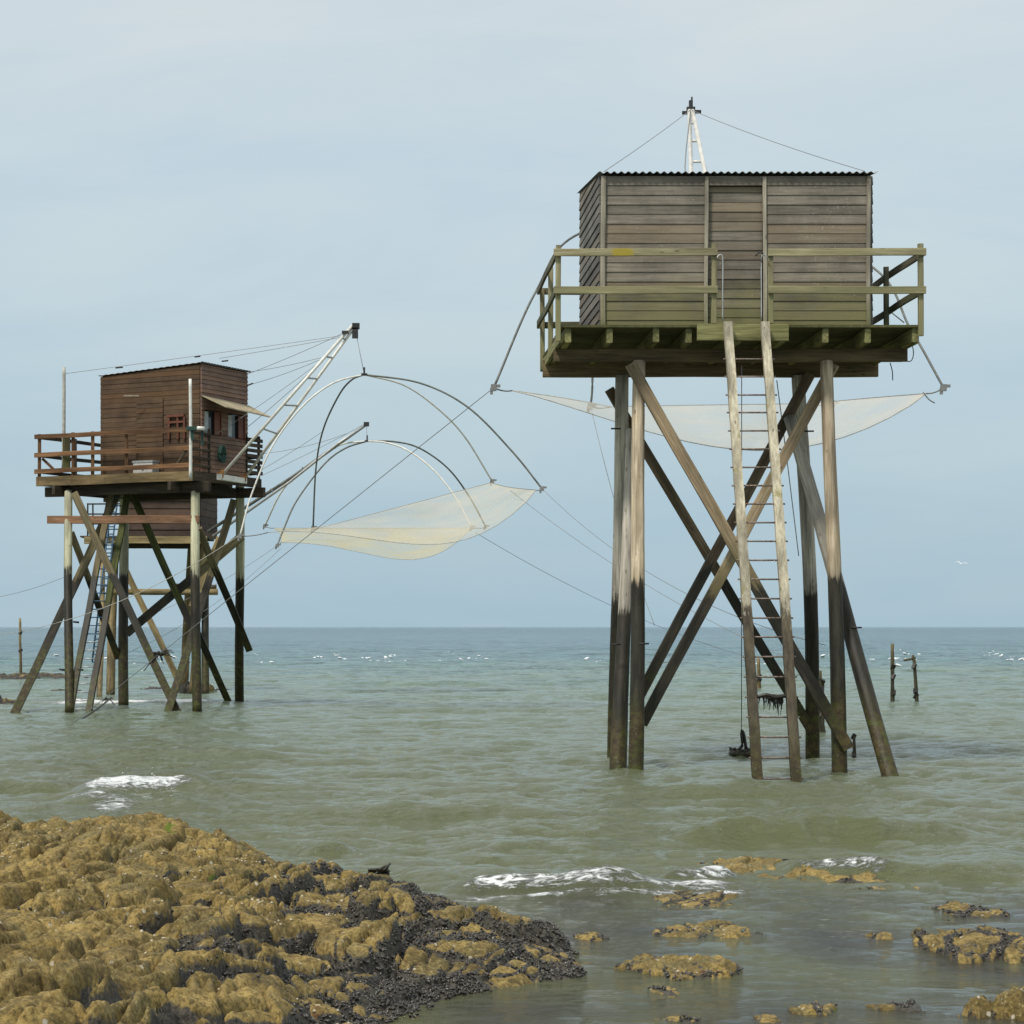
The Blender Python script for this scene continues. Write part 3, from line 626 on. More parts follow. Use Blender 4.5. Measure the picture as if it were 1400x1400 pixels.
# ------------------------------------------------------------------ cladding builder
def clip(poly, nx, ny, c):
    o = []
    for i in range(len(poly)):
        a = poly[i]; b = poly[(i+1) % len(poly)]; da = a[0]*nx+a[1]*ny-c; db = b[0]*nx+b[1]*ny-c
        if da >= 0: o.append(a)
        if (da >= 0) != (db >= 0): t = da/(da-db); o.append((a[0]+(b[0]-a[0])*t, a[1]+(b[1]-a[1])*t))
    return o
def cladding(name, polys, origin, sdir, mat, parent, pitch=.149, ang=0., th=.03, gap=.004, lap=.011, off=0., seed=1, joints=None, label=None):
    """Boards over the wall polygons (s,t metres); local x = along the wall, z = up, -y = outwards."""
    sd = Vector(sdir).normalized(); up = Vector((0, 0, 1)); yv = up.cross(sd)
    M = Matrix((sd, yv, up)).transposed().to_4x4(); M.translation = Vector(origin)
    rnd = random.Random(seed); ca, sa = math.cos(ang), math.sin(ang); nx, ny = -sa, ca
    allp = [q for p in polys for q in p]; lo = min(a*nx+b*ny for a, b in allp); hi = max(a*nx+b*ny for a, b in allp)
    k0 = math.floor((lo-off)/pitch); V = []; Fc = []; A = []
    for k in range(k0, int((hi-off)/pitch)+1):
        c0 = off+k*pitch+gap; c1 = off+(k+1)*pitch; val = rnd.random(); jit = rnd.uniform(-.003, .003)
        for p in polys:
            q = clip(clip(p, nx, ny, c0), -nx, -ny, -c1)
            if len(q) < 3: continue
            b = len(V); m = len(q)
            for (s, t) in q:
                fr = (s*nx+t*ny-c0)/(c1-c0); V.append((s, -th-lap*(1-fr)-jit, t))
            for (s, t) in q: V.append((s, 0, t))
            Fc.append(tuple(b+i for i in range(m))); A.append(val); Fc.append(tuple(b+m+i for i in range(m-1, -1, -1))); A.append(val)
            for i in range(m): j = (i+1) % m; Fc.append((b+j, b+i, b+m+i, b+m+j)); A.append(val)
    o = meshobj(name, V, Fc, mat, parent, M, False, {'rnd': ('FACE', A)})
    if label: o['label'] = label
    return o
def corrugated(name, corners, mat, parent, pitch=.11, amp=.016, th=.006):
    """corners: front-left, front-right, back-right, back-left."""
    a, b, c, d_ = [Vector(q) for q in corners]; n = int((b-a).length/pitch*8); V = []; Fc = []
    for side in (0, 1):
        for j in range(2):
            for i in range(n+1):
                t = i/n; p = (a.lerp(b, t)).lerp(d_.lerp(c, t), j); V.append((p.x-a.x, p.y-a.y, p.z-a.z+amp*math.sin(2*math.pi*i/8)+side*th))
    m = n+1
    for s in (0, 1):
        for i in range(n): q = (s*2*m+i, s*2*m+i+1, s*2*m+m+i+1, s*2*m+m+i); Fc.append(q if s else q[::-1])
    for i in range(n): Fc.append((i, i+1, 2*m+i+1, 2*m+i)); Fc.append((m+i+1, m+i, 3*m+i, 3*m+i+1))
    return meshobj(name, V, Fc, mat, parent, Matrix.Translation(a))

# ------------------------------------------------------------------ HUT 1, the tall grey one
ZD = 6.875; ZJ = 6.61; ZB = 6.41
h1 = empty('fishing_hut', (4.6, 35.3, 0))
tag(h1, 'tall grey plank fishing hut on high stilts with ladder, in front on the right', 'fishing hut', 'stilted fishing huts in the sea')
A0 = P(872, 497, 34.2); D0 = P(1134, 495, 34.2)
pole('post', P(869, 1075, 33.2), P(874.5, 494, 34.15), .118, .098, M_post, h1)
pole('post', P(841, 1062, 37.4), P(851, 512, 36.3), .13, .112, M_postg, h1)
pole('post', P(845, 1075, 33.8), P(862, 588, 35.3), .135, .07, M_postg, h1)
pole('post', P(1149, 1078, 33.2), P(1131, 494, 34.15), .118, .100, M_post, h1)
pole('post', P(1112, 1062, 37.6), P(1092, 512, 36.3), .12, .112, M_postg, h1, bend=-.05)
pole('post', P(1225, 1085, 32.5), P(1080, 572, 35.9), .125, .10, M_postg, h1, label='slanting outer post')
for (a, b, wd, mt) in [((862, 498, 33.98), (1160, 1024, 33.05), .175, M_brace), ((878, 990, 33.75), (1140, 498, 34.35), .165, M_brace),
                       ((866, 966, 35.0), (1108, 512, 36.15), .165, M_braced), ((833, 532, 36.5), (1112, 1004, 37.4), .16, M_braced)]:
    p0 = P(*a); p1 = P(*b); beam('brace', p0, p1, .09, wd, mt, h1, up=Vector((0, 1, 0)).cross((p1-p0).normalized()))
# main beams, joists, deck
def zy(px, Y, z): return Vector(((px-HX)*Y/F, Y, z))
bz = (ZB+ZJ)/2
beam('main_beam', zy(757, 34.2, bz), zy(1240, 34.2, bz), .10, ZJ-ZB-.003, M_beamw, h1)
beam('main_beam', zy(742, 36.3, bz+.045), zy(1200, 36.3, bz+.045), .10, ZJ-ZB+.088, M_beamw, h1)
beam('main_beam', zy(760, 34.32, bz+.0), zy(1234, 34.32, bz), .10, ZJ-ZB-.02, M_beamw, h1)
yf, yb = 33.42, 37.05
for px in (776, 833, 897, 942, 1010, 1070, 1129, 1187, 1252):
    x = (px-HX)*yf/F; beam('joist', (x, yf, (ZJ+ZD-.045)/2), (x, yb, (ZJ+ZD-.045)/2), .09 if px not in (776, 1252) else .1, ZD-.045-ZJ-.004, M_joist, h1)
its = []; y = yf-.05; 
while y < yb: its.append((((770+1258)/2-HX)*yf/F, y+.07)); y += .15
x0 = (768-HX)*yf/F; x1 = (1259-HX)*yf/F
boxes('deck', [(((x0+x1)/2+random.uniform(-.01, .01), y_, ZD-.02+random.uniform(-.002, .002)), (x1-x0, .138, .038)) for _, y_ in its], M_deck, h1)
beam('ladder_plate', zy(953, 33.30, (EYE+(HY-443)*33.3/F+EYE+(HY-466)*33.3/F)/2), zy(1078, 33.30, (EYE+(HY-443)*33.3/F+EYE+(HY-466)*33.3/F)/2), .05, .255, M_joist, h1)
# cabin
cy0, cy1 = 34.0, 37.0
def hz(py): return EYE+(HY-py)*cy0/F
xl, xr = (822-HX)*cy0/F, (1190-HX)*cy0/F; zt = hz(241); zb_ = ZD; xlb = (795-HX)*cy1/F; ztb = EYE+(HY-266)*cy1/F
ds, de = (967-822)*cy0/F, (1044-822)*cy0/F; wl = xr-xl; ht = zt-zb_; dtop = hz(254)-zb_
cladding('front_wall', [[(.05, 0), (ds, 0), (ds, ht), (.05, ht)], [(de, 0), (wl-.04, 0), (wl-.04, ht), (de, ht)], [(ds, dtop), (de, dtop), (de, ht), (ds, ht)]], (xl, cy0, zb_), (1, 0, 0), M_clad, h1, seed=3)
cladding('door', [[(ds+.02, .01), (de-.02, .01), (de-.02, dtop-.01), (ds+.02, dtop-.01)]], (xl, cy0+.055, zb_), (1, 0, 0), M_clad, h1, seed=9, off=.05)
sdv = Vector((xlb-xl, cy1-cy0, 0)); sl_ = sdv.length
cladding('side_wall', [[(0, 0), (sl_, 0), (sl_, ht), (0, ztb-zb_)]], (xlb, cy1, zb_), -sdv, M_clad2, h1, pitch=.15, seed=4, lap=.014, gap=.012)
cladding('side_wall', [[(0, 0), (sl_, 0), (sl_, ztb-zb_), (0, ht)]], (xr, cy0, zb_), (xlb-xl+.05, cy1-cy0, 0), M_clad2, h1, pitch=.15, seed=5, lap=.012)
cladding('back_wall', [[(0, 0), (wl, 0), (wl, ztb-zb_), (0, ztb-zb_)]], (xlb+wl, cy1, zb_), (-1, 0, 0), M_clad, h1, seed=6)
for px, wd, tp in ((824.6, .075, 241), (1187.5, .06, 241)):
    beam('corner_board', zy(px, cy0-.06, zb_+.01), zy(px, cy0-.06, zt-.01), wd, .045, M_trim, h1, up=Vector((0, 1, 0)))
for px in (965.6, 1045.6):
    beam('door_frame', zy(px, cy0-.055, zb_+.01), zy(px, cy0-.055, zt-.02), .058, .04, M_trim, h1, up=Vector((0, 1, 0)))
corrugated('roof', [(xl-.06, cy0-.13, zt+.030), (xr+.09, cy0-.13, zt+.030), (xr+.09+xlb-xl, cy1+.25, ztb+.06), (xlb-.06, cy1+.25, ztb+.06)], M_roofm, h1)
# railings
rl = empty('railing', zy(1000, 33.4, ZD), h1)
RY = 33.34
def rz(py, Y=RY): return EYE+(HY-py)*Y/F
tz, lz = rz(345.5), rz(397); 
for (a, b) in ((757, 981), (1050, 1266)):
    for zz in (tz, lz): beam('rail', zy(a, RY-.05, zz), zy(b, RY-.05, zz), .04, .112, M_rail, rl)
for px, t0, b0 in ((763.5, 335, 466), (976, 333, 442), (1053.5, 346, 442), (1258.5, 333, 459)):
    beam('post', zy(px, RY+.02, rz(b0)), zy(px, RY+.02, rz(t0)), .078, .078, M_rail, rl)
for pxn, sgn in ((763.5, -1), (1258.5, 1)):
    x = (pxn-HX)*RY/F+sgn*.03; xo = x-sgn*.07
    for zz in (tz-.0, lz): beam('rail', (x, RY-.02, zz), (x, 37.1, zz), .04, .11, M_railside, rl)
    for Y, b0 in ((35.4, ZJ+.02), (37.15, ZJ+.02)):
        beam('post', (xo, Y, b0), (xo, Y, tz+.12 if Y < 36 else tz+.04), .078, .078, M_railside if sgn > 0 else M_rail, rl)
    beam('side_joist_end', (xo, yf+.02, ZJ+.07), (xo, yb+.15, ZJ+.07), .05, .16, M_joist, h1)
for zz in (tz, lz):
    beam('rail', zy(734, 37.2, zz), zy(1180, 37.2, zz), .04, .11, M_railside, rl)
for px, hk in ((988, -1), (1041, 1)):
    q = zy(px, 33.25, 0); e = Vector((.09*hk, 0, 0))
    tube('grab_handle', bez([q+e+Vector((0, 0, rz(354))), q+e*.5+Vector((0, 0, rz(350))), q+Vector((0, 0, rz(355))), q+Vector((0, 0, rz(400))), q+Vector((0, 0, rz(440)))], 20), .011, M_steel, h1)
tube('hook', bez([P(1033, 350, 33.2), P(1037, 346, 33.2), P(1041, 344, 33.2), P(1043, 348, 33.2)], 8), .012, M_black, h1)
# ladder
la = empty('ladder', WP(1062, 1075), h1)
lt, lb_ = [P(995, 440, 33.16), P(1045.5, 440, 33.16)], [P(1037, 1090, 31.25), P(1090, 1090, 31.25)]
ll = [bez([lb_[0], P(1019, 800, 32.08), lt[0]], 24), bez([lb_[1], P(1071.5, 800, 32.08), lt[1]], 24)]
def lad_at(k, py):
    pl = ll[k]
    for i in range(len(pl)-1):
        ya = HY-(pl[i].z-EYE)*F/pl[i].y; yb2 = HY-(pl[i+1].z-EYE)*F/pl[i+1].y
        if ya >= py >= yb2: return pl[i].lerp(pl[i+1], (ya-py)/(ya-yb2))
    return pl[-1]
for k in (0, 1):
    prof = []; pts = ll[k]; V = []; Fc = []
    o0 = pts[0]
    for i, p in enumerate(pts):
        t = i/(len(pts)-1); a = .073-.011*t; b = .05
        for (sx, sy) in ((-1, -1), (1, -1), (1, 1), (-1, 1)): V.append((p.x-o0.x+sx*a+.003*math.sin(i*2.1+k), p.y-o0.y+sy*b, p.z-o0.z))
    for i in range(len(pts)-1):
        for j in range(4): Fc.append((i*4+j, i*4+(j+1) % 4, i*4+4+(j+1) % 4, i*4+4+j))
    Fc.append((3, 2, 1, 0)); e = (len(pts)-1)*4; Fc.append((e, e+1, e+2, e+3))
    meshobj('side_rail', V, Fc, M_ladder, la, Matrix.Translation(o0))
for py in (491, 515, 540, 564, 589, 614, 639, 664, 689, 714.5, 740, 766, 792, 818.5, 845, 871, 898, 925.5, 953, 980.5, 1008, 1036, 1064.5):
    a = lad_at(0, py); b = lad_at(1, py); e = (b-a).normalized()*.105
    tube('rung', [a-e, b+e], .013, M_rung, la, 8)
# weed hanging on the ladder, a thing that grew there
sw = empty('seaweed', P(1055, 953, 31.6)); tag(sw, 'black seaweed draped over a ladder rung of the tall grey hut', 'seaweed', 'seaweed on the ladder')
for k in range(34):
    q = P(1038+random.uniform(0, 35), 952+random.uniform(-1, 1), 31.62); ln = random.uniform(.06, .22)*(1.3 if k % 5 == 0 else 1)
    tube('frond', [q+Vector((0, 0, .02)), q+Vector((random.uniform(-.02, .02), -.02, -ln*.5)), q+Vector((random.uniform(-.03, .03), -.02, -ln))], .014, M_weed, sw, 5, .004)
tube('stem', bez([P(1035, 953, 31.58), P(1048, 950, 31.55), P(1060, 953.5, 31.55), P(1074, 951, 31.58)], 14), .03, M_weed, sw, 6)
# mast
ap = P(944.5, 150, 43.0); bl = zy(952, 37.75, ZD); br = zy(1016, 37.75, ZD)
ms = empty('boom', (bl+br)/2, h1)
tube('tube', [bl, ap+Vector((-.03, 0, 0))], .042, M_white, ms, 10); tube('tube', [br, ap+Vector((.03, 0, 0))], .042, M_white, ms, 10)
for t in (.3, .5, .66, .77, .86, .94): tube('spreader', [bl.lerp(ap, t), br.lerp(ap, t)], .026, M_white, ms, 8)
boxes('pulley', [((0, 0, 0), (.16, .10, .10)), ((0, 0, .10), (.07, .08, .16)), ((-.12, 0, -.06), (.10, .06, .06)), ((.14, 0, -.04), (.12, .06, .06)), ((.02, 0, .2), (.03, .03, .1))], M_black, ms, Matrix.Translation(ap))
tube('guy_wire', sagline(ap, (xl+.03, cy0-.1, zt+.05), .02), .006, M_wire, h1); tube('guy_wire', sagline(ap, zy(1182, cy0-.1, zt+.06), .05), .006, M_wire, h1)
tube('guy_wire', [ap, P(938, 205, 41.3), P(936.5, 228, 40.6), zy(945, 37.7, 9.0)], .011, M_wire, h1)
tube('guy_wire', sagline(P(672, 533, 39.5).lerp(P(1290, 530, 39.5), .22)+Vector((0, 0, 1.8)), zy(830, 37.1, 8.2), .0), .006, M_wire, h1)
boxes('mast_foot', [((0, 0, 0), (.5, .35, .05)), ((.05, 0, .05), (.28, .2, .06))], M_black, h1, Matrix.Translation(zy(946, 36.4, 9.62)))
tube('wire_loop', bez([P(1246, 468, 34.3), P(1249, 482, 34.2), P(1246, 493, 34.2), P(1238, 494, 34.2)], 14), .008, M_black, h1)
tube('loose_rope', bez([P(1217, 496, 34.1), P(1220, 508, 34.1), P(1220.5, 520, 34.1)], 8), .008, M_black, h1)
tube('guy_wire', [P(1216, 425, 36.5), P(1236, 441, 36.7)], .010, M_wire, h1)
tube('guy_wire', sagline(P(1062, 520, 36.2), P(1092, 760, 35.9), -.03), .008, M_wire, h1)
for (px, py, Y) in ((842, 586, 36.0), (1094+12, 589.5, 36.0), (862-22+2, 881, 34.0), (880, 880, 33.1), (1171, 858, 33.8)):
    p = P(px, py, Y); tube('bolt', [p-Vector((.08, 0, 0)), p+Vector((.08, 0, 0))], .015, M_black, h1, 6)

# ------------------------------------------------------------------ lift nets
def lift_net(name, label, crown, corners, mids, mats, netm, sag, rimsag, tube_r, netpts=None, fold_seed=0, belly=None, shift=(0, 0), apex=None, alpha=1.):
    """crown: where the hoops cross; corners c0..c3 in order round the rim; hoops run c0-crown-c2 and c1-crown-c3."""
    t = empty(name, crown); tag(t, label, 'lift net', 'lift nets hung from the huts')
    for i in range(4):
        pts = bez([corners[i]]+mids[i]+[crown], 40)
        tube('hoop_tube', pts, tube_r, mats[i], t, 8)
    q = netpts or corners
    n = 56; V = []; fo = []
    rn = random.Random(fold_seed); ph = [rn.random()*6 for _ in range(6)]
    for a in range(n+1):
        for b in range(n+1):
            u, v = a/n, b/n
            p = (q[0].lerp(q[1], v)).lerp(q[3].lerp(q[2], v), u)
            inu = 1-.10*math.sin(math.pi*u)*0
            ce = (q[0]+q[1]+q[2]+q[3])/4
            e_u = math.sin(math.pi*u); e_v = math.sin(math.pi*v)
            # the cut edges curve inwards between the corners
            if True:
                pull = .06*(e_u*(max(0, v-.5)*2)**3+e_v*(2*abs(u-.5))**3); p = p.lerp(ce, pull*.6)
            eu = math.sin(math.pi*u**(shift[0] or 1))**.85
            s = eu*(rimsag*(1-v)**1.2+sag*e_v)
            w_ = .05*math.sin(9*u+ph[0]+3*v)*e_u*e_v+.03*math.sin(23*u+ph[1]+7*v)*e_u*e_v
            V.append((p.x-crown.x, p.y-crown.y, p.z-crown.z-s+w_))
            edge = min(u, 1-u, v, 1-v); fo.append(.22*math.exp(-(edge/.02)**2)+.10*max(0, math.sin(14*v+5*u+ph[2]))**6+.08*max(0, math.sin(23*u+9*v+ph[3]))**8)
    Fc = []
    m = n+1
    for a in range(n):
        for b in range(n): Fc.append((a*m+b, a*m+b+1, (a+1)*m+b+1, (a+1)*m+b))
    o = meshobj('net', V, Fc, netm, t, Matrix.Translation(crown), True, {'fold': ('POINT', fo)})
    idx = [[a*m for a in range(m)], [a*m+n for a in range(m)], [b for b in range(m)], [n*m+b for b in range(m)]]
    for k, ln in enumerate(idx):
        tube('rim_rope', [Vector(V[i])+crown for i in ln[::3]]+[Vector(V[ln[-1]])+crown], .009, M_wire if k % 2 else M_rope, t, 5)
    for i in range(4):
        tube('corner_rope', sagline(corners[i], q[i], .03, 5), .014, M_wire, t, 5)
        c = corners[i]
        boxes('corner_fitting', [((0, 0, 0), (.10, .07, .12)), ((.05, 0, .03), (.14, .05, .05)), ((-.04, 0, -.06), (.05, .05, .12))], M_wire, t, Matrix.Translation(c))
    if apex: tube('hoist_rope', [apex, crown], .008, M_wire, t, 6); boxes('swivel', [((0, 0, .08), (.05, .05, .22)), ((0, 0, 0), (.16, .08, .06))], M_black, t, Matrix.Translation(crown))
    return t
# hut 1
c0, c1, c2, c3 = P(675, 530, 39.5), P(807, 556, 43), P(1138, 552, 43), P(1290, 530, 39.5); cw = P(980, 245+40, 42.6)
lift_net('lift_net', 'wide white lift net hanging behind the tall grey hut and its stilts', cw, [c0, c1, c2, c3],
         [[P(733, 398, 40.2), P(795, 318, 41)], [P(830, 440, 43)], [P(1110, 440, 43)], [P(1245, 450, 40.2), P(1185, 360, 41)]], [M_darktube]*4, M_netw, .25, 1.05, .022,
         [P(700, 534, 39.6), P(835, 556, 43), P(1110, 552, 43), P(1266, 538, 39.6)], 3, apex=ap, shift=(1.35, 0))
tube('frayed_rope', bez([P(1262, 536, 39.5), P(1270, 546, 39.5), P(1278, 551, 39.5)], 8), .012, M_wire, bpy.data.objects['lift_net'])
# ------------------------------------------------------------------ HUT 2, the brown one
aa = R(28); U = Vector((-math.cos(aa), math.sin(aa), 0)); Vv = Vector((math.sin(aa), math.cos(aa), 0)); N0 = Vector(((262-HX)*58/F, 58, 0))
def H2(u, v, z): q = N0+U*u+Vv*v; return Vector((q.x, q.y, z))
h2 = empty('fishing_hut', H2(2.5, 1.7, 0)); tag(h2, 'red brown fishing hut with two windows and slatted balcony on stilts, on the left', 'fishing hut', 'stilted fishing huts in the sea')
Z2 = 6.41; zc0, zc1 = 9.28, 9.10
LU, LV = 5.0, 3.5
pts = {'post': []}
pole('post', WP(94.5, 976), P(93, 672, 60.1), .125, .105, M_post2, h2)
pole('post', WP(269, 976), P(266.5, 672, 58.4), .13, .115, M_post2, h2)
pole('post', WP(327.5, 964), P(328, 665, 61.2), .135, .125, M_post2, h2)
pole('post', WP(169, 968), P(169, 672, 62.5), .145, .125, M_post2, h2)
def br2(a, b, wd, mt, th=.10):
    p0 = P(*a); p1 = P(*b); beam('brace', p0, p1, th, wd, mt, h2, up=Vector((0, 1, 0)).cross((p1-p0).normalized()))
br2((101, 674, 59.6), (243, 975, 57.9), .20, M_brace2); br2((97, 728, 60.3), (162, 900, 61.8), .18, M_brace2)
br2((160, 676, 61.8), (18, 980, 57), .22, M_brace2)
br2((181, 676, 61.5), (262, 858, 60.9), .20, M_bracem); br2((262, 848, 61.9), (316, 967, 63.5), .19, M_bracem)
br2((173, 866, 61.2), (331, 733, 61.0), .24, M_brace2); br2((271, 722, 58.2), (341, 889, 61.5), .19, M_brace2)
br2((320, 684, 60.9), (229, 976, 57.6), .20, M_brace2)
pl0, pl1 = P(65, 710.5, 59.9), P(272, 710, 58.15); beam('plank', pl0, pl1, .05, .215, M_plankred, h2)
# beams, joists, deck
for v in (.35, 3.15): beam('main_beam', H2(5.0, v, 6.0), H2(-.35, v, 6.0), .12, .27, M_brdark, h2)
for u in (.55, 4.3): beam('main_beam', H2(u, -.25, 6.02), H2(u, 3.7, 6.02), .10, .23, M_brdark, h2)
for u in (.06, .9, 1.75, 2.6, 3.4, 4.2, 4.94): beam('joist', H2(u, .06, 6.255), H2(u, 3.44, 6.255), .08, .2, M_brdark, h2)
beam('fascia', H2(5.06, -.0, 6.27), H2(-.04, -.0, 6.27), .05, .26, M_fascia, h2); beam('fascia', H2(-.02, .04, 6.27), H2(-.02, 3.5, 6.27), .05, .24, M_brdark, h2)
Mh2 = Matrix((-U, Vv, Vector((0, 0, 1)))).transposed().to_4x4(); Mh2.translation = H2(0, 0, 0)
boxes('deck', [((-2.5, .08+.155*k, Z2-.02), (5.0, .145, .035)) for k in range(22)], M_brdark, h2, Mh2)
u0, u1, v0, v1 = .05, 3.24, .5, 2.86
cl2 = u1-u0; hL, hR = zc1-Z2, zc0-Z2
cladding('front_wall', [[(0, 0), (cl2, 0), (cl2, hR), (0, hL)]], H2(u1, v0, Z2), -U, M_brown, h2, pitch=.13, seed=12, lap=.008)
W = v1-v0; wz0, wz1 = 7.42-Z2, 8.10-Z2; wA = (.12, 1.00); wB = (1.32, 2.22)
cladding('side_wall', [[(0, 0), (W, 0), (W, wz0), (0, wz0)], [(0, wz1), (W, wz1), (W, hR), (0, hR)], [(0, wz0), (wA[0], wz0), (wA[0], wz1), (0, wz1)], [(wA[1], wz0), (wB[0], wz0), (wB[0], wz1), (wA[1], wz1)], [(wB[1], wz0), (W, wz0), (W, wz1), (wB[1], wz1)]],
         H2(u0, v0, Z2), Vv, M_brown2, h2, pitch=.118, seed=13, lap=.022)
cladding('back_wall', [[(0, 0), (cl2, 0), (cl2, hL), (0, hR)]], H2(u0, v1, Z2), U, M_brown, h2, pitch=.13, seed=14)
cladding('side_wall', [[(0, 0), (W, 0), (W, hL), (0, hL)]], H2(u1, v1, Z2), -Vv, M_brown, h2, pitch=.13, seed=15)
cladding('door', [[(0, 0), (.85, 0), (.85, 2.0), (0, 2.0)]], H2(2.05, v0-.045, Z2+.02), -U, M_brown, h2, pitch=.13, seed=16, th=.02, lap=.008, off=.05)
Ms = Matrix((Vv, U, Vector((0, 0, 1)))).transposed().to_4x4(); Ms.translation = H2(u0, v0, Z2)       # local x along the side wall, y inwards, z up
for a, b in (wA, wB):
    wi = boxes('window', [(((a+b)/2, .01, wz0-.02), (b-a+.1, .11, .05)), (((a+b)/2, .01, wz1+.02), (b-a+.1, .1, .05)), ((a-.0, .01, (wz0+wz1)/2), (.05, .1, wz1-wz0)), ((b, .01, (wz0+wz1)/2), (.05, .1, wz1-wz0))], M_redpaint, h2, Ms)
    boxes('pane', [(((a+b)/2, .05, (wz0+wz1)/2), (b-a-.05, .008, wz1-wz0-.03))], M_glass, wi, Ms)
    boxes('curtain', [((a+.19, .035, (wz0+wz1)/2), (.27, .012, wz1-wz0-.1))], M_curtain, wi, Ms)
    boxes('shutter', [((b-.17, .0, (wz0+wz1)/2), (.27, .03, wz1-wz0-.06))], M_redpaint, wi, Ms)
aw = Matrix((Vv, U, Vector((0, 0, 1)))).transposed().to_4x4(); aw.translation = H2(u0, v0, Z2)
vv_ = []; 
for (x, y, z) in ((.0, -.06, 8.42), (2.38, -.06, 8.36), (2.50, -.72, 8.02), (.15, -.72, 8.10)): vv_ += [(x, y, z-Z2), (x, y, z-Z2+.03)]
meshobj('awning', vv_, [(0, 2, 4, 6)[::-1], (1, 3, 5, 7), (0, 2, 3, 1), (2, 4, 5, 3), (4, 6, 7, 5), (6, 0, 1, 7)], M_awning, h2, aw)
corrugated('roof', [H2(u1+.06, v0-.08, zc1+.03), H2(u0-.06, v0-.08, zc0+.035), H2(u0-.06, v1+.1, zc0+.035), H2(u1+.06, v1+.1, zc1+.03)], M_brrail, h2, .2, .006)
for v in np.arange(v0, v1, .2): 
    pass
boxes('roof_edge', [((x, -.07, zc0-Z2+.04), (.07, .05, .05)) for x in np.arange(.0, W+.05, .15)], M_black, h2, Ms)
# balcony railings
r2 = empty('railing', H2(0, 0, Z2), h2)
for z in (7.50, 7.0, 6.55):
    beam('rail', H2(5.08, -.06, z), H2(.0, -.06, z), .035, .125, M_brrail, r2); beam('rail', H2(5.06, .0, z), H2(5.06, 3.5, z), .035, .10, M_brdark, r2)
    beam('rail', H2(5.06, 3.5, z), H2(.0, 3.5, z), .035, .10, M_brdark, r2)
for z in (7.42, 7.2, 6.98, 6.76, 6.56): beam('rail', H2(-.04, .0, z), H2(-.04, .9, z), .035, .07, M_brdark, r2)
for z in (7.45, 7.3, 7.15, 7.0, 6.85, 6.7, 6.55): beam('rail', H2(-.04, 2.75, z), H2(-.04, 3.55, z), .035, .10, M_brdark, r2)
for u in (4.98, 3.85, 3.2, 2.1, .02): beam('post', H2(u, .02, 6.2), H2(u, .02, 7.58), .09, .07, M_brrail, r2)
for u, v in ((4.98, 1.7), (4.98, 3.4), (3.6, 3.45), (2.0, 3.45), (.02, 2.8), (.02, 3.45), (.0, .85)): beam('post', H2(u, v, 6.2), H2(u, v, 7.58), .08, .07, M_brdark, r2)
beam('strut', H2(.15, -.02, 6.95), H2(.5, -.02, 6.55), .04, .06, M_brdark, r2); beam('strut', H2(4.9, .05, 6.9), H2(4.4, .05, 6.5), .05, .07, M_brrail, r2)
pole('pole', P(87, 640, 60.4), P(87, 502, 60.4), .05, .045, M_rope, h2, knots=0); boxes('pole_base', [((0, 0, 0), (.2, .12, 1.0))], M_deck, h2, Matrix.Translation(P(91, 620, 60.4)))
pole('pole', P(260, 655, 57.85), P(260, 518, 57.85), .045, .042, M_white, h2, knots=0)
# corner gear
boxes('winch', [((0, 0, 0), (.42, .2, .1)), ((-.05, 0, -.15), (.08, .1, .3)), ((.2, 0, -.2), (.06, .08, .5))], M_greenpl, h2, Matrix.Translation(P(266, 586, 57.8)))
tube('white_pipe', [P(270, 585.5, 57.6), P(279, 586, 57.7)], .055, M_white, h2, 10)
gc = empty('rope_coil', P(294, 617, 58.7)); tag(gc, 'dark green coil hanging on the side wall below the windows', 'rope coil')
for k in range(4):
    c_ = H2(-.10-.02*k, v0+.75+.02*k, 6.93); tube('loop', [c_+Vv*(.10+.01*k)*math.cos(a)+Vector((0, 0, (.19+.012*k)*math.sin(a))) for a in np.linspace(0, 2*math.pi, 18)], .026, M_greenpl, gc, 6)
cr_ = boxes('storage_box', [((0, 0, .14), (.62, .32, .28)), ((0, 0, .31), (.66, .36, .05)), ((0, -.17, .14), (.05, .02, .12))], M_box, None, Mh2 @ Matrix.Translation((-1.62, .26, Z2+.0)))
tag(cr_, 'pale plastic storage box on the balcony behind the brown slatted railing', 'box')
bn = empty('bench', H2(.85, .3, 7.45)); 
beam('seat', H2(1.05, .42, 7.92), H2(.5, .42, 7.92), .08, .07, M_redpaint, bn); beam('seat', H2(1.05, .42, 7.76), H2(.5, .42, 7.76), .06, .06, M_redpaint, bn)
for u in (1.0, .72, .5): beam('leg', H2(u, .42, 7.30), H2(u, .42, 7.9), .06, .06, M_redpaint, bn)
tag(bn, 'small orange brown wooden rack against the front wall beside the white pole', 'rack')
boxes('door_bar', [((0, 0, 0), (.42, .02, .035))], M_trim, h2, Matrix.Translation(P(179.5, 541, 59.0)))
# ladder of hut 2
l2 = empty('ladder', WP(108, 972), h2)
la0, la1 = P(95, 976, 57.5), P(152, 672, 60.5); lb0, lb1 = P(121, 976, 57.5), P(175, 672, 60.5)
beam('side_rail', la0, la1, .17, .09, M_brace2, l2); beam('side_rail', lb0, lb1, .17, .09, M_bracem, l2)
for k in range(27):
    t = .02+k*.0365; tube('rung', [la0.lerp(la1, t), lb0.lerp(lb1, t)], .018, M_bluerung if k > 8 else M_steel, l2, 6)
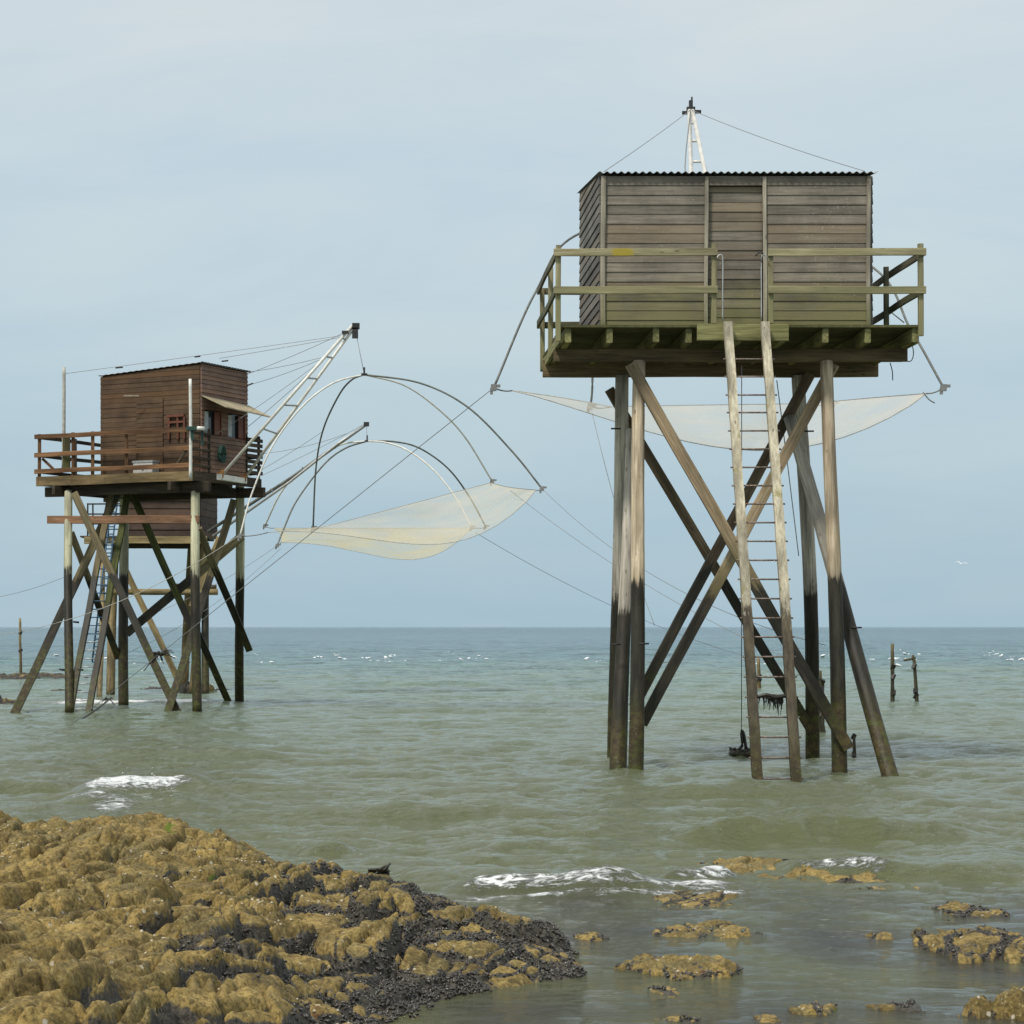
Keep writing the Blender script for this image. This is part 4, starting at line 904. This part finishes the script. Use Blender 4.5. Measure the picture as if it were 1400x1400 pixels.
# boom of hut 2
bp0, bp1 = P(302, 651, 58.6), P(333, 656, 60.0); ap2 = P(485, 447, 57.9)
bm = empty('boom', (bp0+bp1)/2, h2)
beam('white_beam', P(299, 652, 58.4), P(335, 657.5, 60.0), .13, .15, M_white, bm)
for q in (bp0, bp1): boxes('rusty_pivot', [((-.02, -.06, 0), (.16, .2, .18)), ((.04, -.08, .06), (.08, .1, .2))], M_rust, bm, Matrix.Translation(q))
k2 = P(386, 583, 59.2)
tube('tube', [bp0, ap2+Vector((-.05, 0, .05))], .042, M_white, bm, 10)
tube('tube', [bp1, k2, ap2], .042, M_white, bm, 10)
for t in (.32, .48, .66, .80, .92):
    tube('spreader', [bp0.lerp(ap2, t), (bp1.lerp(k2, t/.37) if t < .37 else k2.lerp(ap2, (t-.34)/.66))], .026, M_steel, bm, 8)
boxes('pulley', [((0, 0, .02), (.20, .10, .16)), ((-.02, 0, -.16), (.16, .10, .28)), ((-.28, 0, -.14), (.18, .06, .08))], M_black, bm, Matrix.Translation(ap2+Vector((.03, 0, 0))))
for (ax, ay, aY, bx, by, bY, sg) in ((467, 459, 58, 88, 511, 60.4, .02), (467, 461, 58, 300, 490, 60.5, .02), (439, 489, 58.3, 337, 509, 60.5, .08), (437, 492, 58.3, 338, 527, 60.5, .1), (432, 499, 58.4, 290, 597, 59, .1),
                                 (430, 503, 58.4, 337, 585, 60.5, .1), (487, 447, 58, 337, 512, 61, .1)):
    tube('guy_wire', sagline(P(ax, ay, aY), P(bx, by, bY), sg*.4), .007, M_wire, h2)
for (x0, y0, x1, y1, Y) in ((158, 503, 168, 502, 60.4), (266, 488, 274, 487, 59), (303, 494, 312, 493, 59.5), (338, 527, 346, 524, 60.3)):
    tube('wire_clamp', [P(x0, y0, Y), P(x1, y1, Y)], .022, M_black, h2)
for (px, py, Y) in ((76, 850, 58.6), (103, 850, 57.8), (84, 915, 58.2), (109, 915, 57.7)): tube('bolt', [P(px-3, py, Y), P(px+5, py+1, Y)], .03, M_black, h2)
K1, K2, K3, K4 = P(328, 733, 57.0), P(428, 722, 61), P(673, 658, 61), P(741, 668, 57); cw2 = P(498, 512, 57.9)
lift_net('lift_net', 'large pale lift net with dark and white hoops hanging from the brown hut boom', cw2, [K1, K2, K3, K4],
         [[P(344, 676, 57.2), P(373, 609, 57.4), P(413, 556, 57.6), P(455, 524, 57.8)], [P(432, 640, 60.4), P(442, 587, 59.8), P(463, 541, 59), P(480, 520, 58.4)], [P(636, 598, 60.2), P(600, 560, 59.5), P(553, 527, 58.8)], [P(700, 617, 57.2), P(640, 557, 57.4), P(575, 524, 57.7)]],
         [M_white, M_darktube, M_white, M_darktube], M_netg, .25, 1.02, .024, [P(366, 728, 57.2), P(436, 722, 60.8), P(671, 660, 60.9), P(733, 670, 57.2)], 5, apex=ap2, shift=(1.8, 0))
# ------------------------------------------------------------------ HUT 3, farther out, seen under the brown one
Y3 = 74.0
h3 = empty('fishing_hut', P(225, 955, Y3+1)); tag(h3, 'dark low fishing hut seen between the stilts of the brown hut', 'fishing hut', 'stilted fishing huts in the sea')
h3.location.z = 0; WM[h3.name] = Matrix.Translation(h3.location); 
def z3(py, Y=Y3): return EYE+(HY-py)*Y/F
x3a, x3b = (172-HX)*Y3/F, (273-HX)*Y3/F; zt3 = z3(675); zd3 = z3(734)
cladding('front_wall', [[(0, 0), (x3b-x3a, 0), (x3b-x3a, zt3-zd3), (0, zt3-zd3)]], (x3a, Y3, zd3), (1, 0, 0), M_hut3, h3, pitch=.24, seed=21, lap=.03)
cladding('side_wall', [[(0, 0), (2.6, 0), (2.6, zt3-zd3+.1), (0, zt3-zd3)]], (x3b, Y3, zd3), (.35, 2.4, 0), M_hut3, h3, pitch=.24, seed=22)
cladding('side_wall', [[(0, 0), (2.4, 0), (2.4, zt3-zd3), (0, zt3-zd3+.1)]], (x3a, Y3+2.4, zd3), (0, -1, 0), M_hut3, h3, pitch=.24, seed=23)
cladding('back_wall', [[(0, 0), (x3b-x3a+.3, 0), (x3b-x3a+.3, zt3-zd3+.1), (0, zt3-zd3+.1)]], (x3b+.3, Y3+2.45, zd3), (-1, 0, 0), M_hut3, h3, pitch=.24, seed=24)
corrugated('roof', [(x3a-.9, Y3-.25, zt3+.03), (x3b+.2, Y3-.25, zt3+.03), (x3b+.5, Y3+2.7, zt3+.14), (x3a-.9, Y3+2.7, zt3+.14)], M_roofm, h3, .2, .01)
boxes('deck', [(((x3a+x3b)/2-.55, Y3+.15*k-1.0, zd3-.03), (x3b-x3a+1.7, .14, .05)) for k in range(24)], M_brdark, h3)
beam('fascia', P(115, 738.5, Y3-1.1), P(283, 738, Y3-1.1), .06, .24, M_yel, h3); beam('main_beam', P(160, 746, Y3), P(285, 746, Y3), .12, .2, M_brdark, h3)
r3 = empty('railing', P(140, 735, Y3-1), h3)
for py in (689, 703, 716): beam('rail', P(119, py, Y3-1.05), P(172, py, Y3-1.05), .03, .05, M_black, r3)
for px in (120, 127, 148, 172): beam('post', P(px, 736, Y3-1.05), P(px, 688, Y3-1.05), .05, .05, M_black, r3)
for (a, b, r_, mt) in [((151, 950, 73), (157, 742, 74.5), .15, M_yel), ((136, 957, 69), (142, 742, 74), .09, M_yel), ((281, 952, 73.5), (281, 742, 75), .13, M_brace2), ((251, 948, 75), (262, 742, 75), .15, M_yel), ((262, 950, 74), (277, 742, 74), .10, M_yel)]:
    pole('post', P(*a), P(*b), r_, r_*.85, mt, h3)
pole('cross_log', P(153, 808.5, 73), P(298, 809.5, 73.2), .10, .10, M_yel, h3); pole('cross_log', P(240, 801, 74.5), P(296, 803, 74.5), .09, .09, M_yel, h3)
for (a, b) in (((172, 780, 72.8), (244, 930, 72.8)), ((283, 757, 73.4), (268, 800, 73.4)), ((300, 735, 73.6), (262, 830, 73))):
    p0, p1 = P(*a), P(*b); beam('brace', p0, p1, .10, .20, M_yel, h3, up=Vector((0, 1, 0)).cross((p1-p0).normalized()))
l3 = empty('ladder', P(128, 905, 71), h3)
for dx in (0, 9): tube('side_rail', [P(126+dx, 905, 71.5), P(153+dx*.9, 680, 73.2)], .030, M_bluerung, l3, 6)
for k in range(22): t = k/22; tube('rung', [P(126, 905, 71.5).lerp(P(153, 680, 73.2), t), P(135, 905, 71.5).lerp(P(161.1, 680, 73.2), t)], .022, M_bluerung, l3, 5)
b3 = empty('boom', P(286, 728, 73.4), h3); ap3 = P(501, 580, 72.4)
tube('tube', [P(284, 727, 73.5), P(400, 652, 73), ap3], .055, M_darktube, b3, 8); tube('tube', [P(291, 733, 73.2), P(396, 659, 72.8), P(460, 608, 72.4), ap3], .045, M_steel, b3, 8)
for t in (.2, .4, .6, .8): tube('spreader', [P(284, 727, 73.5).lerp(ap3, t), P(291, 733, 73.2).lerp(ap3, t)+Vector((0, 0, -.04))], .03, M_darktube, b3, 6)
boxes('pulley', [((0, 0, 0), (.18, .1, .14))], M_black, b3, Matrix.Translation(ap3))
for (ax, ay, bx, by) in ((498, 580, 287, 680), (441, 590, 287, 679), (476, 592, 360, 620)):
    tube('guy_wire', sagline(P(ax, ay, 72.6), P(bx, by, 74), .1), .008, M_wire, h3)
tube('fitting', bez([P(286, 680, 73), P(296, 677, 72.8), P(300, 679, 72.8), P(303, 676, 72.7)], 8), .03, M_black, h3)
J0, J1, J2, J3 = P(379, 746, 70.5), P(362, 719, 74.5), P(664, 720, 74.5), P(645, 721, 70.5); cw3 = P(502, 603, 72.4)
lift_net('lift_net', 'smaller yellowed lift net with bulging belly hanging behind the large pale one', cw3, [J0, J1, J2, J3],
         [[P(388, 723, 70.8), P(406, 684, 71.2), P(443, 635, 71.6), P(472, 613, 72)], [P(388, 668, 73.5), P(430, 630, 73), P(466, 608, 72.6)], [P(641, 678, 73.8), P(612, 640, 73.2), P(574, 613, 72.8), P(540, 604, 72.6)], [P(620, 676, 71), P(590, 640, 71.4), P(556, 615, 71.8), P(527, 605, 72.1)]],
         [M_darktube, M_white, M_darktube, M_white], M_nety, .30, .84, .028, [P(384, 742, 70.7), P(375, 722, 74.2), P(655, 722, 74.2), P(642, 724, 70.7)], 8, apex=ap3, shift=(2.0, 0))
# second crease of the big net

# ------------------------------------------------------------------ long anchor lines, each a thing
def line(label, p0, p1, sag, r=.008, m=None, n=24):
    r *= .8
    o = tube('anchor_rope', sagline(p0, p1, sag, n), r, m or M_wire, None, 6); return tag(o, label, 'rope', 'anchor lines of the nets')
line('thin line from the left tip of the white net down to the far left water', c0, P(92, 995, 51), .0, .009)
line('thin line from the right tip of the large pale net to the tall hut', K4, P(1128, 882, 38.2), .55, .008)
line('thin line from the right end of the large pale net down to a short stake', P(697, 670, 58), P(1119, 918, 47.5), .35, .008)
line('lowest line from under the net belly down to the right towards a pale stake', P(650, 728, 66), P(1037, 902, 79), .4, .009)
line('pale rope from the left tip of the large net across the brown hut stilts', P(328, 731, 57), P(80, 851, 57.5), .25, .012, M_rope)
line('faint line leaving the leftmost stilt towards the left edge above the horizon', P(88, 789, 60), P(-60, 822, 64), .15, .008)
line('pale rope running from the leftmost stilt low across the left edge', P(80, 851, 57.5), P(-60, 872, 66), .1, .009, M_rope)
line('upper faint line from the yellowed net down to the left behind the stilts', J0, P(140, 862, 66), .3, .008)
line('lower faint line from the yellowed net down to the left behind the stilts', J0+Vector((.1, 0, -.1)), P(180, 890, 63), .3, .008)
line('thin drop line hanging from the small white net corner beside the front stilts', P(808, 558, 43), P(895, 855, 40), .25, .008)
def weed_clump(pos, lab, n=9, s=1.):
    t = empty('seaweed', pos)
    for k in range(n):
        a = random.uniform(0, 6.28); e = Vector((math.cos(a), .3*math.sin(a), random.uniform(-1, .5)))*random.uniform(.08, .28)*s
        tube('frond', bez([pos-e*.4, pos, pos+e*.6, pos+e+Vector((0, 0, -.05))], 9), .02*s, M_weed, t, 5, .008)
    tag(t, lab, 'seaweed'); return t
lp = lambda t: c0.lerp(P(92, 995, 51), t)
weed_clump(lp(.737), 'knot of black seaweed caught on the thin line left of the near corner stilt', 16, 1.3)
q0 = P(97, 991, 51)
weed_clump(P(148, 956, 58), 'black seaweed hanging on a leaning stick among the far stilts', 10, 1.)
dr = pole('driftwood_stick', WP(97, 991)-Vector((0, 0, .05)), P(152, 954, 57), .025, .02, M_weed, None, .02, 8); tag(dr, 'dark slanting stick rising from the water at the foot of the brown hut', 'stick')

# ------------------------------------------------------------------ stakes, weight, gull
def stake(px0, py0, px1, py1, r_, lab, mat=M_stake, hook=False):
    b = WP(px0, py0); t = P(px1, py1, b.y); b.z -= .3
    s = empty('wooden_stake', (b.x, b.y, 0)); tag(s, lab, 'stake', 'old wooden stakes standing in the sea')
    r_ *= .62; pole('shaft', b, t, r_*1.15, r_*.85, mat, s, .02, 10, knots=.35)
    for k in range(3):
        q = b.lerp(t, random.uniform(.3, .95)); boxes('growth', [((0, 0, 0), (r_*2.2, r_*1.6, r_*3))], M_weed, s, Matrix.Translation(q) @ Euler((.3, .4, k)).to_matrix().to_4x4())
    if hook: tube('hook', [t-Vector((.28, 0, .10)), t-Vector((.05, 0, .06)), t+Vector((0, 0, .05))], .035, mat, s, 6)
stake(1222, 966, 1220.5, 880, .085, 'straight weathered stake, left one of the pair on the right')
stake(1254, 967, 1249, 898, .085, 'leaning stake with a hooked top, right one of the pair on the right', hook=True)
stake(28, 927, 28, 845, .10, 'tall pale stake alone at the far left under the horizon', M_yel)
stake(1168, 1040, 1167, 1003, .05, 'short thin stake just right of the front right stilt')
stake(1124, 1001, 1120, 917, .12, 'thick dark stake directly behind the far right stilt')
stake(1039, 944, 1037, 900, .10, 'pale stump of a stake seen between the ladder rails', M_yel)
wb = WP(1013, 1036); mw = empty('mooring_weight', wb); tag(mw, 'seaweed crusted round mooring weight with a rope standing in the water left of the ladder', 'mooring weight')
tr_ = []
for k in range(25):
    a = 2*math.pi*k/24; tr_.append(wb+Vector((.14*math.cos(a), .14*math.sin(a), .07+.01*math.sin(5*a))))
tube('ring', tr_, .075, M_stake, mw, 10)
for k in range(46):
    a = random.uniform(0, 6.28); q = wb+Vector((.17*math.cos(a), .17*math.sin(a), .11+random.uniform(0, .05))); tube('growth', [q, q+Vector((random.uniform(-.05, .05), random.uniform(-.03, .03), random.uniform(-.07, .05)))], .022, M_weed, mw, 5, .01)
tube('shackle', bez([wb+Vector((-.07, 0, .12)), wb+Vector((.02, 0, .22)), wb+Vector((.01, 0, .46)), wb+Vector((.05, 0, .40)), wb+Vector((.09, 0, .15))], 20), .03, M_weed, mw, 6)
tube('hanging_rope', [wb+Vector((.01, 0, .46)), P(1014, 500, 34.0)], .007, M_wire, mw, 6)
# gull
def gull():
    base = P(1314, 771, 230); V = []; Fc = []; ns = 9; m = 8
    for i in range(ns):
        t = i/(ns-1); x = (t-.5)*.42; r_ = .055*math.sin(math.pi*min(1, t*1.02+.01))**.7+.008
        for j in range(m): a = 2*math.pi*j/m; V.append((x, r_*math.cos(a), r_*.9*math.sin(a)+.02*(t-.5)))
    for i in range(ns-1):
        for j in range(m): k = (j+1) % m; Fc.append((i*m+j, i*m+k, (i+1)*m+k, (i+1)*m+j))
    for sgn in (-1, 1):
        b = len(V); sec = [(0, .03, .02, .17), (.22, .14, .07, .15), (.42, .12, .02, .11), (.62, -.02, .01, .02)]
        for (s, z, x, c_) in sec: V += [(x-c_*.5, sgn*(s+.03), z), (x+c_*.5, sgn*(s+.03), z), (x+c_*.4, sgn*(s+.03), z+.015), (x-c_*.4, sgn*(s+.03), z+.015)]
        for i in range(3):
            for j in range(4): k = (j+1) % 4; Fc.append((b+i*4+j, b+i*4+k, b+i*4+4+k, b+i*4+4+j))
    o = meshobj('gull', V, Fc, M_gull, None, Matrix.Translation(base) @ Euler((R(10), R(-12), R(60))).to_matrix().to_4x4() @ Matrix.Scale(1.25, 4), True)
    tag(o, 'white gull flying low over the sea at the right', 'bird')
gull()
sb = boxes('seabed', [((0, 500, -2.5), (2400, 1000, .2))], plain('sandy_seabed', (.2, .17, .1)), None); tag(sb, kind='structure')
S.cycles.transparent_max_bounces = 24
